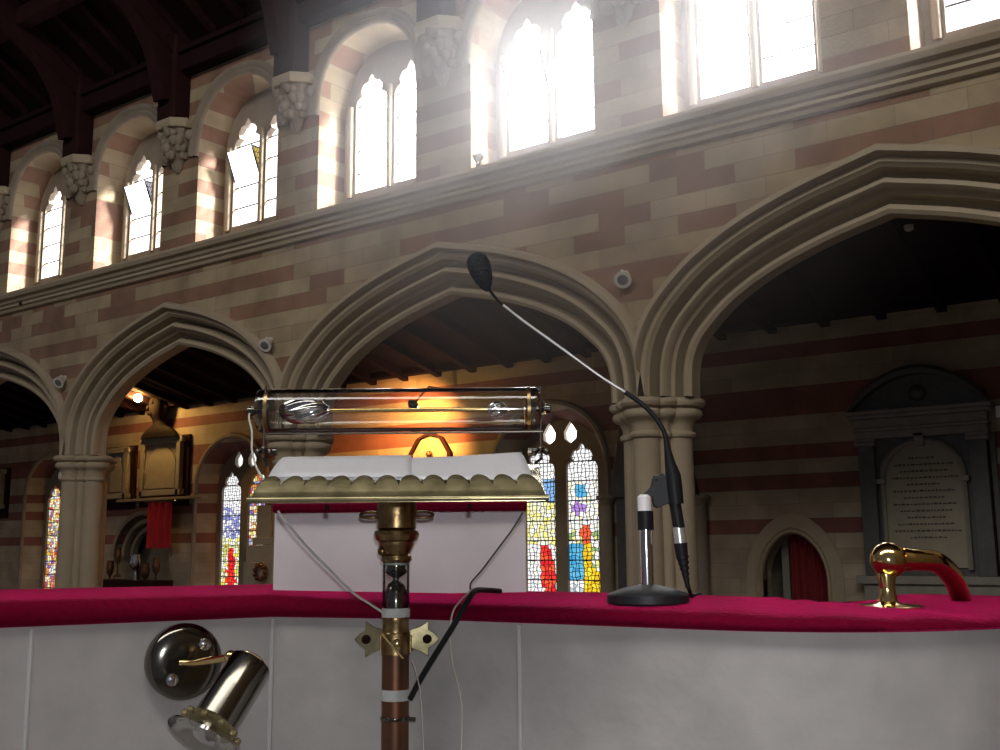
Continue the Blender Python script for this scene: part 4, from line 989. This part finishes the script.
wire('plug_cable', 'short black cable leaving the microphone plug behind the stand base', [(688, 586, MY), (690, 592, MY + .01), (692, 596, MY + .08), (700, 594, MY + .2)], .003, 'black', cat='cable')

# ---------------------------------------------------------------- brass knob and handrail
KY = 1.50
k0 = PP(888, 601, KY); kr = 17.5 / 1050 * KY; kc = PP(888.5, 560, KY); zk = H - .0745 + drop(k0.x)
hr = thing('brass_handrail', 'polished brass ball and curved handrail end on the right of the cushion', 'handrail', (k0.x, KY, zk), frame=PM)
zk = min(zk, k0.z + .002)
fr_ = 34 / 1050 * KY
mb = MB(); mb.lathe([(fr_, zk), (fr_, zk + .0015), (fr_ * .9, zk + .003), (fr_ * .4, zk + .005), (fr_ * .3, zk + .008)], (k0.x, KY, 0), n=40); obj('flange', mb, 'gold', hr, PM, smooth=True, angle=50)
mb = MB(); mb.lathe([(.0150, zk + .004), (.0125, zk + .010), (.011, zk + .022), (.0105, zk + .028), (.013, kc.z - kr * .85), (.012, kc.z - kr * .6)], (k0.x, KY, 0), n=28); obj('neck', mb, 'gold', hr, PM, smooth=True)
mb = MB(); mb.ball(kc, kr, n=36); obj('ball_finial', mb, 'gold', hr, PM, smooth=True, angle=180)
mb = MB(); mb.tube([PP(902, 559, KY), PP(911, 560, KY)], [.0165, .0158], 20); obj('socket_collar', mb, 'gold', hr, PM, smooth=True)
mb = MB(); mb.tube(bez([PP(905, 559.5, KY), PP(920, 560, KY + .01), PP(936, 562, KY + .03), PP(950, 574, KY + .07), PP(959, 592, KY + .12), PP(966, 625, KY + .2), PP(972, 680, KY + .3)], 8), .0152, 20); obj('curved_rail', mb, 'gold', hr, PM, smooth=True)

# ---------------------------------------------------------------- reading lamp at lower left
q, nn = wall_point(184); nrm = -nn
rc = Vector((q.x, q.y, PP(184, 661, q.y).z)); R0 = 36 / 1050 * q.y
rl = thing('swivel_lamp', 'brass swivel reading lamp with round backplate on the lower left wall', 'lamp', rc, frame=PM)
mb = MB(); mb.lathe([(R0 * 1.0, -.004), (R0 * 1.0, .012), (R0 * .95, .020), (R0 * .86, .024), (R0 * .5, .0255), (0, .026)], rc, nrm, 44); obj('round_backplate', mb, 'steel', rl, PM, smooth=True, angle=50)
up = Vector((0, 0, 1)); sd = nrm.cross(up).normalized() * -1
if sd.x < 0: sd = -sd
for u_, v_ in ((.45, .45), (-.38, -.42)):
    c_ = rc + nrm * .026 + sd * u_ * R0 + up * v_ * R0; mb = MB(); mb.lathe([(.0095, 0), (.009, .004), (.005, .006), (0, .0065)], c_, nrm, 16); obj('mounting_screw', mb, 'chrome', rl, PM, smooth=True)
jt = PP(231, 657, q.y - .09)
mb = MB(); mb.tube([rc + nrm * .026 - sd * .010, rc + nrm * .04 + sd * .008, jt], [.004, .006, .0055], 12); mb.ball(jt, .010, n=14); obj('swivel_arm', mb, 'gold', rl, PM, smooth=True, angle=80)
ta_, tb_ = PP(251, 663, q.y - .15), PP(214, 722, q.y - .20); ax = (tb_ - ta_).normalized(); ln = (tb_ - ta_).length; cr = 21 / 1050 * (q.y - .17)
mb = MB(); mb.lathe([(0, -.011), (cr * .5, -.009), (cr * .85, -.003), (cr * .97, .001)], ta_, ax, 40); obj('gold_top_cap', mb, 'gold', rl, PM, smooth=True)
mb = MB(); mb.lathe([(cr * .98, 0), (cr, .002), (cr, ln * .5), (cr, ln)], ta_, ax, 40); obj('cylindrical_shade', mb, 'steel', rl, PM, smooth=True)
mb = MB()
mb.lathe([(cr * 1.0, ln - .002), (cr * 1.25, ln + .003), (cr * 1.3, ln + .008), (cr * 1.05, ln + .012)], ta_, ax, 40)
pr_ = ax.orthogonal().normalized(); pq = ax.cross(pr_)
for k in range(10):
    a = 2 * PI * k / 10; mb2 = MB(); mb2.ball(ta_ + ax * (ln + .008) + (pr_ * math.cos(a) + pq * math.sin(a)) * cr * 1.35, .0055, n=8); obj('gallery_bead', mb2, 'lip', rl, PM, smooth=True)
obj('fretted_gallery', mb, 'lip', rl, PM, smooth=True)
mb = MB(); mb.lathe([(cr * .8, ln + .008), (cr * 1.3, ln + .016), (cr * 1.75, ln + .024), (cr * 1.78, ln + .027), (cr * 1.2, ln + .024)], ta_, ax, 40); obj('flared_glass_rim', mb, 'glass', rl, PM, smooth=True)
mb = MB(); mb.lathe([(cr * .7, ln), (cr * .72, ln + .02), (cr * .4, ln + .028), (0, ln + .03)], ta_, ax, 30); obj('bulb_cover', mb, 'chrome', rl, PM, smooth=True)

# ---------------------------------------------------------------- added scattering volume imitating lens glare around the bright windows
HC = Vector((-5.4, 8.9, H + 4.8))
mb = MB(); mb.ball(HC, 1.0, 4.6, 2.6, 4.2, n=20)
m_ = bpy.data.materials.new('lens_glare'); m_.use_nodes = True; t = m_.node_tree; t.nodes.clear()
o = N(t, 'ShaderNodeOutputMaterial'); v_ = N(t, 'ShaderNodeVolumeScatter', ins={'Color': (.93, .94, 1, 1), 'Anisotropy': .3}); t.links.new(v_.outputs[0], o.inputs['Volume'])
g_ = N(t, 'ShaderNodeNewGeometry'); mp = N(t, 'ShaderNodeMapping', vector_type='POINT'); vm = N(t, 'ShaderNodeVectorMath', operation='SUBTRACT'); vm.inputs[1].default_value = HC
t.links.new(g_.outputs['Position'], vm.inputs[0]); vd = N(t, 'ShaderNodeVectorMath', operation='DIVIDE'); vd.inputs[1].default_value = (4.6, 2.6, 4.2); t.links.new(vm.outputs[0], vd.inputs[0])
vl = N(t, 'ShaderNodeVectorMath', operation='LENGTH'); t.links.new(vd.outputs[0], vl.inputs[0])
dn = mathn(t, 'MULTIPLY', mathn(t, 'POWER', mathn(t, 'MAXIMUM', mathn(t, 'SUBTRACT', 1.0, vl.outputs['Value']), 0.0), 1.4), .30)
t.links.new(dn, v_.inputs['Density'])
M['glare_volume'] = m_
tag(obj('glare_volume', mb, 'glare_volume'), 'added scattering volume before the bright high windows, imitating lens glare', 'glare_volume', kind='stuff')
sc.cycles.volume_bounces = 1
sc.cycles.max_bounces = 6
sc.cycles.transparent_max_bounces = 12
sc.cycles.use_denoising = True
